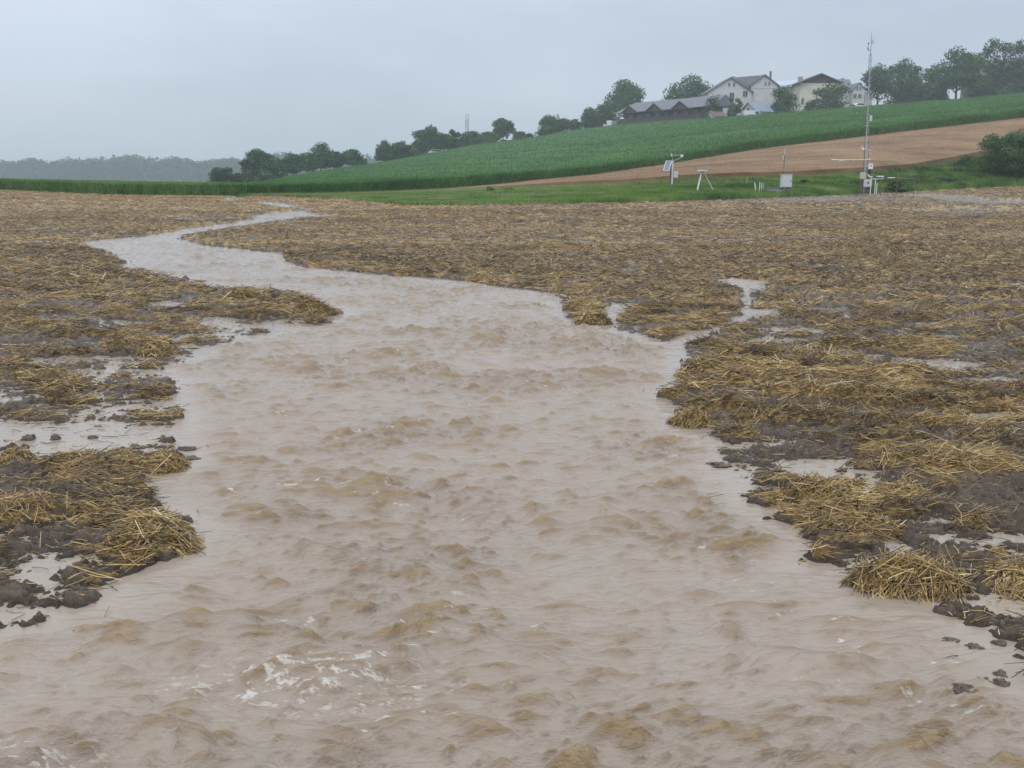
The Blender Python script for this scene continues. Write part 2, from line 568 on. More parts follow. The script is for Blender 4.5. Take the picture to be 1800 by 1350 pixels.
# soft low places: photo px centre, half sizes, depth (m)
LOW = [(385, 566, 24, 14, .07), (488, 527, 22, 6, .06), (295, 537, 34, 7, .06), (480, 575, 70, 6, .05), (1640, 642, 90, 9, .03), (1735, 733, 45, 9, .03), (1500, 1000, 60, 8, .008), (1420, 835, 40, 14, .03), (1560, 985, 90, 6, .012), (200, 600, 90, 5, .02), (80, 640, 60, 5, .02), (150, 580, 60, 5, .02), (1680, 790, 60, 6, .02), (1750, 560, 50, 5, .02), (1480, 555, 50, 5, .02),
       (60, 1010, 110, 38, .015), (20, 700, 60, 25, .016), (130, 660, 120, 18, .016), (430, 590, 110, 16, .022), (180, 560, 120, 10, .014), (290, 540, 40, 6, .03), (150, 745, 170, 30, .03),
       (1320, 850, 60, 28, .022), (1530, 870, 14, 26, .05), (1440, 815, 90, 12, .03), (1650, 640, 110, 12, .035), (1735, 735, 50, 10, .05), (1100, 478, 40, 8, .05), (1720, 780, 60, 10, .02), (1720, 668, 80, 5, .03),
       (1700, 960, 110, 22, .012), (1620, 1000, 120, 14, .010), (1250, 355, 330, 10, .021), (1500, 353, 220, 6, .022), (1700, 375, 120, 8, .03), (520, 397, 40, 4, .04), (400, 386, 60, 4, .03), (940, 463, 20, 3, .05), (840, 458, 10, 2.5, .05),
       (90, 408, 60, 5, .03), (320, 386, 50, 5, .03), (1390, 595, 60, 8, .022), (1620, 575, 70, 6, .02), (1780, 1060, 50, 20, .03), (1430, 527, 25, 4, .04), (1340, 600, 120, 20, .010), (1640, 690, 100, 10, .012), (1130, 560, 50, 18, .012)]
# mats / banks of drifted straw: px centre, half sizes, extra density, extra height
MAT = [(1420, 690, 260, 62, 1.0, .07), (1260, 690, 75, 75, 1.0, .06), (1620, 800, 220, 45, .8, .035), (1430, 790, 120, 18, .5, .02), (1500, 900, 150, 25, .7, .03), (1720, 900, 130, 32, .7, .03), (1690, 830, 140, 22, .6, .03),
       (1150, 530, 150, 40, .8, .03), (250, 920, 90, 50, .8, .03), (100, 830, 120, 20, .7, .02), (90, 900, 120, 18, .6, .02), (20, 970, 60, 14, .6, .02), (120, 700, 150, 14, .6, .02), (260, 610, 70, 16, .7, .03), (90, 660, 90, 12, .5, .015),
       (480, 535, 110, 18, 1.0, .03), (300, 515, 120, 16, .7, .02), (100, 500, 200, 25, .5, .015), (700, 480, 220, 12, .8, .03), (900, 490, 120, 14, .8, .03), (1060, 545, 60, 22, .8, .03), (1240, 545, 80, 30, .7, .03), (1600, 470, 300, 60, .4, .015), (560, 450, 80, 10, .6, .02),
       (1690, 720, 140, 16, .7, .02), (1640, 650, 130, 9, .3, .01), (280, 690, 50, 18, .4, .02), (1650, 1010, 120, 14, .3, .01)]


def blobsum(px, py, L_, col, wob=0.0):
    s = np.zeros(np.shape(px), np.float32)
    for e in L_:
        q = ((px - e[0]) / e[2]) ** 2 + ((py - e[1]) / e[3]) ** 2
        s += e[col] * np.exp(-q * 1.2)
    return s


def relief(x, y):
    """returns z, litter (0..1), river distance"""
    x = np.asarray(x, np.float32); y = np.asarray(y, np.float32)
    z = terr(x, y).astype(np.float32)
    px, py = to_px(x, y)
    px = px.astype(np.float32); py = py.astype(np.float32)
    front = ss(0.8, 1.6, y)
    px = np.where(y > 0.8, px, 5000)
    rd = river_d(x, y)
    pool = sdf(x, y, PP) + 0.15 * gn(x * 1.7, y * 1.7, 43)
    low = blobsum(px, py, LOW, 4)
    low = low + 0.030 * ss(0.10, -0.22, pool)
    mat = np.clip(blobsum(px, py, MAT, 4), 0, 1.3) * front
    matz = blobsum(px, py, MAT, 5) * front
    # tillage rows run across the view
    row = 0.5 + 0.5 * np.sin((y + 0.25 * x + 0.8 * gn(x * .25, y * .25, 5)) * 2 * math.pi / 1.3)
    n1 = fbm(x * 1.1, y * 1.7, 3, 11)
    n2 = fbm(x * 5.5, y * 7.0, 3, 12, 0.6)
    n3 = 1 - np.abs(gn(x * 11, y * 13, 13)) * 2
    n4 = fbm(x * 26, y * 30, 2, 19)
    n5 = 1 - 2.5 * np.abs(gn(x * 21, y * 24, 20))
    patch = fbm(x * 1.3 + 5, y * 2.4, 4, 14, 0.6)
    nearf = ss(18, 9, y)
    dens = ss(-0.60 + 0.55 * nearf, 0.12 + 0.28 * nearf, patch + 0.10 * (row - .5))
    land = 0.003 + 0.012 * ss(0, 1.2, rd) + 0.035 * ss(9, 22, y) + 0.032 * n1 + 0.024 * n2 + 0.015 * n3 * ss(-.3, .5, n2) + 0.015 * n4 + 0.010 * n5 - 0.011 * ss(2.5, 5, y) * ss(24, 12, y)
    low = low * (1 + 0.6 * ss(25, 40, y))
    land = land - low * 1.45 + matz * (1 - ss(.012, .035, low)) * (0.5 + 0.8 * ss(-.4, .5, patch)) * ss(-0.05, 0.25, rd) + 0.02 * dens
    bed = -0.10 + 0.02 * n1
    k = ss(-0.10, 0.07, rd + 0.05 * n2)
    amp = np.clip((170 - np.hypot(x, y)) / 100, 0, 1)
    zz = z + (bed * (1 - k) + land * k) * amp
    lit = np.clip(0.05 + 0.75 * dens + 0.60 * mat * (0.35 + dens) - 9.0 * low, 0, 1.15)
    lit = lit * ss(-0.02, 0.06, rd) * ss(-0.005, 0.03, zz - z + 0.0)
    lit = lit + 0.14 * ss(14, 40, y)
    return zz, lit, rd


# ------------------------------------------------------------------ ground sheet
def rows_y(step, y0, y1):
    """distances whose rows lie step photo-pixels apart, denser than the eye can see at the near end"""
    a0 = math.atan2(CH, y0); a1 = math.atan2(CH, y1)
    n_ = int((a0 - a1) * F / step)
    return CH / np.tan(np.linspace(a0, a1, n_))


th_d = np.concatenate([np.linspace(-math.pi, -0.85, 40, endpoint=False), np.linspace(-0.85, -0.52, 90, endpoint=False), np.linspace(-0.52, 0.52, 1050, endpoint=False), np.linspace(0.52, 0.85, 90, endpoint=False), np.linspace(0.85, math.pi, 41)])
rr = np.concatenate([np.array([0.02, 0.4, 0.8, 1.2, 1.6]), rows_y(1.3, 1.9, 100.0), np.linspace(102, 420, 120), np.geomspace(430, 3800, 30)])


def polar_grid(th, r):
    T, R = np.meshgrid(th, r, indexing='xy')      # rows = r
    # rings follow straight rows in front so that they stay parallel to the picture rows
    X = R * np.sin(T); Y = R * np.cos(T)
    return X, Y


def grid_faces(nr, nc):
    i = np.arange(nr - 1)[:, None] * nc + np.arange(nc - 1)[None, :]
    return np.stack([i, i + 1, i + nc + 1, i + nc], -1).reshape(-1, 4)[:, ::-1]


X, Y = polar_grid(th_d, rr)
Zg, LIT, RD = relief(X.ravel(), Y.ravel())
Fg = grid_faces(*X.shape)
cx = X.ravel()[Fg].mean(1); cy = Y.ravel()[Fg].mean(1)
_th, _d = polar(cx, cy)
_px = 900 + F * np.tan(np.clip(_th, -.62, .62)) / CP
dgc = itp(GX, GD, _px)
mid = (_d > dgc + 1.2 * gn(cx * .5, cy * .5, 61)).astype(np.int32)
ground = mesh_obj('ground', np.stack([X.ravel(), Y.ravel(), Zg], 1), Fg, [M['mud'], M['turf']], mid, {'litter': LIT, 'wet': ss(.035, .004, Zg) * (np.hypot(X.ravel(), Y.ravel()) < 60)}, smooth=True)
tag(ground, 'muddy brown stubble field strewn with litter, rising to a green hill', kind='structure')

# ------------------------------------------------------------------ water sheet
STAND = [(590, 1135, 0.55, 0.09, 0.35), (110, 1320, 0.35, 0.06, 0.3), (350, 1040, 0.25, 0.05, 0.25), (1080, 885, 0.35, 0.045, 0.3), (1440, 1150, 0.3, 0.04, 0.25), (1190, 1290, 0.2, 0.04, 0.2), (820, 1300, .2, .04, .2), (770, 890, .25, .04, .25), (700, 1180, .3, .05, .4), (480, 1170, .3, .04, .35), (300, 1180, .2, .04, .2), (930, 1150, .2, .035, .2), (60, 1290, .3, .05, .3), (180, 1335, .25, .06, .3), (560, 975, .25, .045, .25), (1000, 1010, .25, .035, .2), (610, 1320, .15, .04, .2)]


def waves(x, y, rd):
    wx = x + 0.10 * gn(x * 1.3, y * 1.3, 21) + 0.02 * gn(x * 5.1, y * 5.1, 22)
    wy = y + 0.10 * gn(x * 1.3 + 9, y * 1.3, 23) + 0.02 * gn(x * 5.1 + 9, y * 5.1, 24)
    ca, sa = math.cos(0.20), math.sin(0.20)
    u = wy * ca - wx * sa; v = wx * ca + wy * sa
    h = 0.020 * gn(u / 0.9, v / 1.5, 30) + 0.016 * gn(u / .45, v / .8, 29)
    g = np.zeros_like(x)
    for k, (lam, amp, st) in enumerate([(0.27, 0.014, 2.4), (0.118, 0.0160, 3.1), (0.066, 0.0135, 3.3), (0.038, 0.0095, 3.0), (0.022, 0.0052, 2.6)]):
        q = gn(u / lam + 3.3 * k, v / (lam * st), 31 + k)
        q2 = gn(u / lam * 1.37 + 7.3 * k, v / (lam * st) * .9, 61 + k)
        pk = np.clip(q + .12, 0, 1) ** 1.4 * 1.7 - 0.30          # rounded peaks over flat troughs
        rg = np.exp(-np.sqrt(q2 * q2 + 0.003) * 4.5) * np.clip(0.5 + q, 0, 1)
        on = 0.35 + 0.9 * ss(-0.30, 0.5, gn(u / lam * .33, v / lam * .27, 130 + k))
        h += 1.55 * amp * on * (pk + (0.45 + .10 * k) * rg)
        g += (0.05, .28, .50, .44, .26)[k] * (np.clip(q, 0, 1) * 1.3 + .4 * rg) * on
    patch = 0.62 + 0.60 * ss(-0.45, 0.5, fbm(x * 0.55, y * 0.8, 2, 37))
    inside = ss(-0.01, -0.32, rd)
    calm = 1 - 0.75 * ss(1.0, 2.8, x) * ss(7, 4.5, y)
    calm *= 1 - 0.5 * ss(-1.2, -2.6, x) * ss(6.0, 4.0, y)
    am = inside * patch * calm
    h = h * am
    for (px, py, rad, hh, fo) in STAND:
        X0, Y0 = gnd(px, py)
        dx = (x - X0) / (rad * 1.5); dy = (y - Y0 + 0.10 * np.sin(x * 7)) / (rad * .55)
        e = np.exp(-(dx * dx + dy * dy) * 1.4)
        h += e * hh * np.cos(np.clip(dy * 2.3, -3, 3) + .3) * (0.75 + 0.5 * gn(x * 5, y * 5, 39)) * inside
    return h, g, am


th_w = np.concatenate([np.linspace(-0.80, -0.50, 90, endpoint=False), np.linspace(-0.50, 0.50, 1150, endpoint=False), np.linspace(0.50, 0.80, 91)])
rw = np.concatenate([rows_y(0.62, 1.5, 100.0)])
X, Y = polar_grid(th_w, rw)
x = X.ravel().astype(np.float32); y = Y.ravel().astype(np.float32)
rdw = river_d(x, y)
ok_ = rdw < 0.3
hw = np.zeros_like(x); gw = np.zeros_like(x); am = np.zeros_like(x)
hw[ok_], gw[ok_], am[ok_] = waves(x[ok_], y[ok_], rdw[ok_])
tz = terr(x, y)
zw = hw + 0.0012 * gn(x * 14, y * 22, 44) + np.where(y > 30, tz * 0.999, 0)
gz = np.full_like(x, -1.0)
edge_ = rdw > -0.35
gz[edge_] = relief(x[edge_], y[edge_])[0]
Fw = grid_faces(*X.shape)
keep = (gz - zw)[Fw].min(1) < 0.004
Fw = Fw[keep]
used = np.zeros(len(x), bool); used[Fw.ravel()] = True
remap = np.cumsum(used) - 1
Fw = remap[Fw]
low1 = fbm(x * .7, y * 1.1, 3, 50)
fl = fbm(x * 3.2 + 0.3 * gn(x * 2, y * 2, 3), y * 6.5, 4, 51, 0.65)
fl = fbm(x * 6 + 0.3 * gn(x * 2, y * 2, 3), y * 15, 4, 51, 0.7)
fwx = x + 0.05 * gn(x * 7, y * 7, 53); fwy = y + 0.04 * gn(x * 7, y * 7, 54)
lace = np.exp(-np.abs(gn(fwx * 6, fwy * 15, 55)) * 9) + .7 * np.exp(-np.abs(gn(fwx * 13 + 3, fwy * 28, 56)) * 8)
foam = 0.80 * ss(0.50, 1.6, fl + 0.55 * gw * am + .25 * (lace - .4)) * ss(0.1, 0.5, am) * (0.25 + ss(-0.1, 0.5, low1))
for (px, py, rad, hh, fo) in STAND:
    X0, Y0 = gnd(px, py)
    e = np.exp(-(((x - X0) / (rad * 1.1)) ** 2 + ((y - Y0 + rad * .5) / (rad * .6)) ** 2))
    foam = foam + fo * 1.15 * e * ss(-0.1, 0.9, fbm(x * 11, y * 26, 4, 52, .8) + .25 * lace)
silt_crest_shading = np.clip(0.10 + 0.20 * low1 + 1.55 * (gw - .19) * np.minimum(am, 1.1) + 3.0 * hw + .10 * gn(x * 17, y * 45, 57), 0, 1)  # silty drift plus wave shading painted into the colour, crests browner
chop = np.clip(0.10 + 0.9 * am, 0, 1.2) + 1.6 * ss(28, 45, y)
U = used
water = mesh_obj('water', np.stack([x, y, zw], 1)[U], Fw, [M['water']], None, {'foam': np.clip(foam, 0, 1)[U], 'silt_crest_shading': silt_crest_shading[U], 'chop': chop[U]}, smooth=True)
tag(water, 'fast brown silty flood water rushing through the field', kind='structure')
del X, Y, gz, x, y


# ------------------------------------------------------------------ straw
def tubes(P, D, Ln, Wd, tint, seg=2, sides=3, bend=0.0):
    """thin stalks; P middle, D unit direction"""
    N = len(P)
    up = np.tile(np.array([0, 0, 1.0]), (N, 1))
    par = np.abs(D[:, 2]) > 0.9
    up[par] = (1, 0, 0)
    s = np.cross(D, up); s /= np.linalg.norm(s, axis=1, keepdims=True)
    q = np.cross(s, D)
    bx = rng.normal(0, 1, (N, 1)) * bend
    bz = rng.normal(0, 1, (N, 1)) * bend
    V = np.zeros((N, seg + 1, sides, 3), np.float32)
    ph = rng.random(N) * 6.28
    for k in range(seg + 1):
        t = k / seg - 0.5
        c = P + D * (t * Ln)[:, None] + (s * bx + q * bz) * (Ln[:, None] * (0.25 - t * t))
        for j in range(sides):
            a_ = ph + 2 * math.pi * j / sides
            V[:, k, j] = c + (s * np.cos(a_)[:, None] + q * np.sin(a_)[:, None]) * (Wd * .5)[:, None]
    nv = (seg + 1) * sides
    base = (np.arange(N) * nv)[:, None]
    Fq = []
    for k in range(seg):
        for j in range(sides):
            j2 = (j + 1) % sides
            Fq.append(np.stack([base[:, 0] + k * sides + j, base[:, 0] + k * sides + j2, base[:, 0] + (k + 1) * sides + j2, base[:, 0] + (k + 1) * sides + j], 1))
    Fq = np.concatenate(Fq)
    return V.reshape(-1, 3), Fq, np.repeat(tint, nv)


def ribbons(P, D, Ln, Wd, tint, tilt=0.6):
    N = len(P)
    up = np.array([0, 0, 1.0]) + rng.normal(0, tilt, (N, 3))
    s = np.cross(D, up); s /= np.linalg.norm(s, axis=1, keepdims=True) + 1e-9
    a_ = P - D * (Ln * .5)[:, None]; b_ = P + D * (Ln * .5)[:, None]
    h = s * (Wd * .5)[:, None]
    V = np.stack([a_ - h, a_ + h, b_ + h * .8, b_ - h * .8], 1).reshape(-1, 3)
    return V, np.arange(N * 4).reshape(-1, 4), np.repeat(tint, 4)


def scatter(y0, y1, n_try, margin=1.25):
    """points over the field between two distances, even per square metre"""
    yy = np.sqrt(rng.random(n_try) * (y1 ** 2 - y0 ** 2) + y0 ** 2)
    tt = (rng.random(n_try) * 2 - 1) * 0.52 * margin
    return (yy * tt).astype(np.float32), yy.astype(np.float32)


def straw_dirs(x, y, N, jit, tz):
    a_ = 0.25 + 1.5 * gn(x * 0.8, y * 0.8, 71) + rng.normal(0, jit, N)
    e = rng.normal(0, tz, N)
    D = np.stack([np.cos(a_) * np.cos(e), np.sin(a_) * np.cos(e), np.sin(e)], 1)
    return D


parts_v, parts_f, parts_t = [], [], []
off = 0
for (y0, y1, n_try, wd, ln, kind_, lift) in [(2.6, 7.5, 230000, 0.0038, 0.12, 't', .012), (7.5, 13, 320000, 0.0048, 0.12, 't', .012), (13, 24, 430000, 0.008, 0.13, 'r', .015), (24, 45, 600000, 0.010, 0.11, 'r', .015), (45, 96, 700000, 0.016, 0.14, 'r', .015)]:
    x, y = scatter(y0, y1, n_try)
    z, lit, rd = relief(x, y)
    _t, _dd = polar(x, y)
    dgl = itp(GX, GD, 900 + F * np.tan(np.clip(_t, -.62, .62)) / CP)
    tz_ = terr(x, y)
    gap = 0.35 + 0.65 * ss(-.35, .25, fbm(x * 5, y * 7, 2, 75))
    gap = gap + (.85 - gap) * ss(18, 36, y)
    k = (rng.random(len(x)) < np.clip(lit, 0, 1) ** 1.8 * gap + 0.07) & (z - np.where(y > 30, tz_, 0) > np.where(rng.random(len(x)) < .12, -.2, -0.003)) & (rd > np.where(rng.random(len(x)) < .10, -.22, .0)) & (_dd < dgl)
    z = np.maximum(z, 0.001)
    x, y, z, lit = x[k], y[k], z[k], lit[k]
    N = len(x)
    Ln = ln * np.exp(rng.normal(-.05, .42, N))
    Ln = np.minimum(Ln, ln * 2) * (0.5 + 0.5 * ss(.1, .5, lit))
    Wd = wd * rng.uniform(.7, 1.25, N)
    D = straw_dirs(x, y, N, 0.65, 0.20)
    P = np.stack([x, y, z + rng.random(N) * lift * (0.3 + lit) + np.abs(D[:, 2]) * Ln * .3], 1)
    fa_ = ss(32, 14, y)
    tone = 0.31 - 0.01 * ss(16, 30, y) + (.16 + .18 * fa_) * gn(x * .9, y * 1.6, 73) + 0.25 * fa_ * gn(x * 4, y * 5, 74) + rng.normal(0, 1, N) * (.12 + .10 * fa_) - .22 * fa_ * (rng.random(N) < .3) + 0.10 * ss(20, 5, y) + 0.10 * ss(30, 55, y) * (x < 0)
    row = np.sin((y + 0.22 * x) * 2 * math.pi / 7.5 + 1.0)
    tone = tone + 0.07 * row * ss(14, 24, y)
    tone = np.clip(tone, 0.02, 1)
    V, Fq, T_ = (tubes(P, D, Ln, Wd, tone, 2, 3, 0.12) if kind_ == 't' else ribbons(P, D, Ln, Wd, tone))
    parts_v.append(V); parts_f.append(Fq + off); parts_t.append(T_); off += len(V)
straw = mesh_obj('straw', np.concatenate(parts_v), np.concatenate(parts_f), [M['straw']], None, {'tint': np.concatenate(parts_t)})
tag(straw, 'loose wet golden brown straw littering the muddy field', 'straw', kind='stuff')
print('straw faces', sum(len(f) for f in parts_f))
del parts_v, parts_f, parts_t

# distinct drifted heaps: centre px, foot py, half-width px, height px, lean of the stalks, label
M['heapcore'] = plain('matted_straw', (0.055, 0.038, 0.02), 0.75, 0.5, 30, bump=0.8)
HEAPS = [
    (1615, 1048, 112, 58, 1.05, 'large loose straw heap at the water edge in the lower right'),
    (1445, 895, 78, 48, 1.2, 'round straw heap on the right bank beside a narrow puddle'),
    (1510, 948, 92, 36, 0.35, 'long flat straw heap on the right bank just above bare grey mud'),
    (1238, 668, 46, 50, 1.3, 'tallest domed straw heap on the right bank, at the head of the thick straw drift'),
    (1352, 678, 64, 40, 0.5, 'rounded straw heap right behind the tallest dome on the right bank'),
    (1222, 752, 40, 46, 1.5, 'steep straw heap sliding into the water on the outer bend of the right bank'),
    (274, 832, 44, 56, 0.5, 'small pointed straw heap jutting into the water beside the pool on the left bank'),
    (250, 978, 88, 88, 0.3, 'largest straw heap of the left bank, rounded, jutting into the current'),
    (120, 842, 62, 32, 0.25, 'low straw ridge along the near side of the pool on the left'),
    (206, 828, 34, 28, -0.4, 'small straw hump between the low ridge and the pointed heap on the left'),
    (6, 822, 34, 42, -0.7, 'dark straw heap cut by the left edge of the photo beside the pool'),
    (428, 530, 38, 24, -0.5, 'rounded straw heap on the landward half of the spit in the upper left'),
    (546, 556, 38, 36, 0.8, 'domed straw heap at the outer tip of the spit in the upper left'),
    (1044, 571, 32, 30, 1.2, 'conical straw heap at the water edge beside the small side inlet'),
    (1798, 1050, 46, 50, 0.9, 'straw heap over a dark hollow cut by the right edge of the photo'),
    (1602, 886, 56, 28, -0.3, 'narrow straw heap on the far side of the narrow puddle on the right bank'),
    (270, 628, 34, 28, 0.2, 'small straw heap on the left bank just below the spit'),
    (100, 690, 50, 18, 0.1, 'flat straw hump amid shiny mud far left of the current'),
]
for (hx, hy, hwid, hh, lean, lab) in HEAPS:
    X0, Y0 = gnd(hx, hy)
    sc = math.hypot(Y0 * CP + CH * SP, 0) / F
    rx = hwid * sc
    hz = min(hh * sc * 1.0, rx * .75)
    ry = max(rx * 0.55, 0.16)
    hz = hz * 0.86
    Y0 = Y0 + ry * 0.75
    e = empty('straw_heap', (X0, Y0, -0.01), 0)
    tag(e, lab, 'straw heap', 'straw heaps drifted up along the flood')
    # matted core
    nn, mm = 36, 14
    vv = []
    for i in range(mm + 1):
        q = i / mm
        for k in range(nn):
            t = 2 * math.pi * k / nn
            lx = q * math.cos(t); ly = q * math.sin(t)
            vv.append((lx, ly))
    vv = np.array(vv)
    wobn = 1 + 0.22 * gn(vv[:, 0] * 1.6 + hx, vv[:, 1] * 1.6 + hy, 81)

    def dome(lx, ly):
        q = np.sqrt((lx * lx + ly * ly))
        return np.clip(1 - q ** 2.2, -.3, 1)
    zc = hz * dome(vv[:, 0], vv[:, 1]) * (0.85 + 0.35 * gn(vv[:, 0] * 2.2 + hx, vv[:, 1] * 2.2, 82)) - 0.02
    core = np.stack([vv[:, 0] * rx * wobn * .93, vv[:, 1] * ry * wobn * .93, zc * .88], 1)
    fc = np.array([(i * nn + k, (i + 1) * nn + k, (i + 1) * nn + (k + 1) % nn, i * nn + (k + 1) % nn) for i in range(mm) for k in range(nn)])
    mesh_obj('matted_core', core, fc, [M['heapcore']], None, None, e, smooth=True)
    near = Y0 < 7
    N = int(np.clip(rx * ry * (22000 if near else 10000), 800, 7500))
    q = np.sqrt(rng.random(N)) * 1.02; t = rng.random(N) * 6.283
    lx = q * np.cos(t); ly = q * np.sin(t)
    wob = 1 + 0.22 * gn(lx * 1.6 + hx, ly * 1.6 + hy, 81)
    zz = hz * dome(lx, ly) * (0.85 + 0.35 * gn(lx * 2.2 + hx, ly * 2.2, 82)) - 0.012
    P = np.stack([lx * rx * wob, ly * ry * wob, zz + rng.random(N) * 0.025], 1)
    wd_ = 0.0040 if near else 0.0062
    Ln = np.clip(np.exp(rng.normal(0, .35, N)) * min(0.19, rx * .75), .04, .34)
    a_ = lean * .75 + rng.normal(0, .60, N) + 0.9 * gn(lx * 1.5 + hy, ly * 1.5, 83)
    D = np.stack([np.cos(a_), np.sin(a_), np.zeros(N)], 1)
    # drape along the dome's slope
    eps = 0.06
    gx = (dome(lx + eps, ly) - dome(lx - eps, ly)) * hz / (2 * eps * rx)
    gy = (dome(lx, ly + eps) - dome(lx, ly - eps)) * hz / (2 * eps * ry)
    sl_ = np.clip(gx * D[:, 0] + gy * D[:, 1], -.7, .7)
    D[:, 2] = sl_ + rng.normal(0, .14, N)
    D /= np.linalg.norm(D, axis=1, keepdims=True)
    dk = (rng.random(N) < .38) * .3
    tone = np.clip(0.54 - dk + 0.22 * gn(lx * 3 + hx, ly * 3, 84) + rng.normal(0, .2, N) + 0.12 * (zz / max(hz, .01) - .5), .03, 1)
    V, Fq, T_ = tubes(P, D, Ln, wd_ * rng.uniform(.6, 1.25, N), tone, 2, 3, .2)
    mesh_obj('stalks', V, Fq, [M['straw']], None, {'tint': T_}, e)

# ------------------------------------------------------------------ mud clods standing in the shallows
M['clod'] = plain('dark_clod', (0.12, 0.09, 0.066), 0.35, 0.5, 30, bump=1.0)
CLODS = [(1691, 1218, 24, 20, 'lone lumpy mud clod in open water in the lower right'),
         (1774, 1112, 20, 30, 'upright dark mud stub at the right edge, pale cap on top'),
         (1712, 1137, 15, 9, 'flat small mud clod in the shallows right of two poking stalks'),
         (1757, 1132, 13, 13, 'pointed dark clod under the upright stub at the right edge'),
         (1759, 1187, 13, 13, 'round dark clod left of the big mud lump at the right edge'),
         (1760, 1202, 14, 12, 'dark clod just in front of the round one near the right edge'),
         (1668, 1126, 16, 7, 'low dark clod barely above water, furthest left in the lower right shallows'),
         (1773, 1247, 20, 7, 'flattest clod, lowest of all in the lower right corner'),
         (1725, 1195, 14, 7, 'thin crumbly clod in the middle of the lower right shallows'),
         (1741, 1090, 13, 13, 'small clod on the muddy rim below the straw hollow'),
         (1272, 792, 11, 10, 'small dark clod standing off the right bank bend'),
         (1262, 818, 20, 9, 'spur of dark mud on the right bank below the bend'),
         (328, 789, 16, 8, 'smooth grey stone awash beside the pointed heap on the left'),
         (332, 806, 18, 6, 'brown lump awash just below the grey stone on the left'),
         (52, 772, 14, 14, 'dark clod in the pool at the far left'),
         (98, 772, 10, 12, 'dark clod in the pool right of the first one'),
         (455, 583, 12, 7, 'dark clod off the near side of the spit'),
         (163, 770, 9, 8, 'small clod in the middle of the left pool')]
for (hx, hy, hwid, hh, lab) in CLODS:
    X0, Y0 = gnd(hx, hy)
    sc = (Y0 * CP + CH * SP) / F
    r_ = hwid * sc
    N1, N2 = 22, 14
    ph = np.linspace(0, math.pi, N2)[:, None]; tt = (np.arange(N1) * 2 * math.pi / N1)[None, :]
    ux = np.sin(ph) * np.cos(tt); uy = np.sin(ph) * np.sin(tt); uz = np.cos(ph) * np.ones_like(tt)
    rr_ = 1 + 0.45 * gn(ux * 1.5 + hx, uy * 1.5 + uz * 2, 91) + 0.25 * gn(ux * 4 + hx, uy * 4 + uz * 5, 92)
    V = np.stack([ux * rr_ * r_, uy * rr_ * r_ * .8, uz * rr_ * hh * sc * .7 + (.1 * hh * sc if hh > 15 else -.12 * hh * sc)], -1).reshape(-1, 3)
    f_ = np.array([(i * N1 + k, (i + 1) * N1 + k, (i + 1) * N1 + (k + 1) % N1, i * N1 + (k + 1) % N1) for i in range(N2 - 1) for k in range(N1)])
    isst = 'stone' in lab
    o = mesh_obj('stone' if isst else 'mud_clod', V, f_, [M['clod']], None, None, smooth=True)
    o.location = (X0, Y0, 0.0)
    tag(o, lab, 'stone' if isst else 'clod', None if isst else 'mud clods poking out of the shallows')

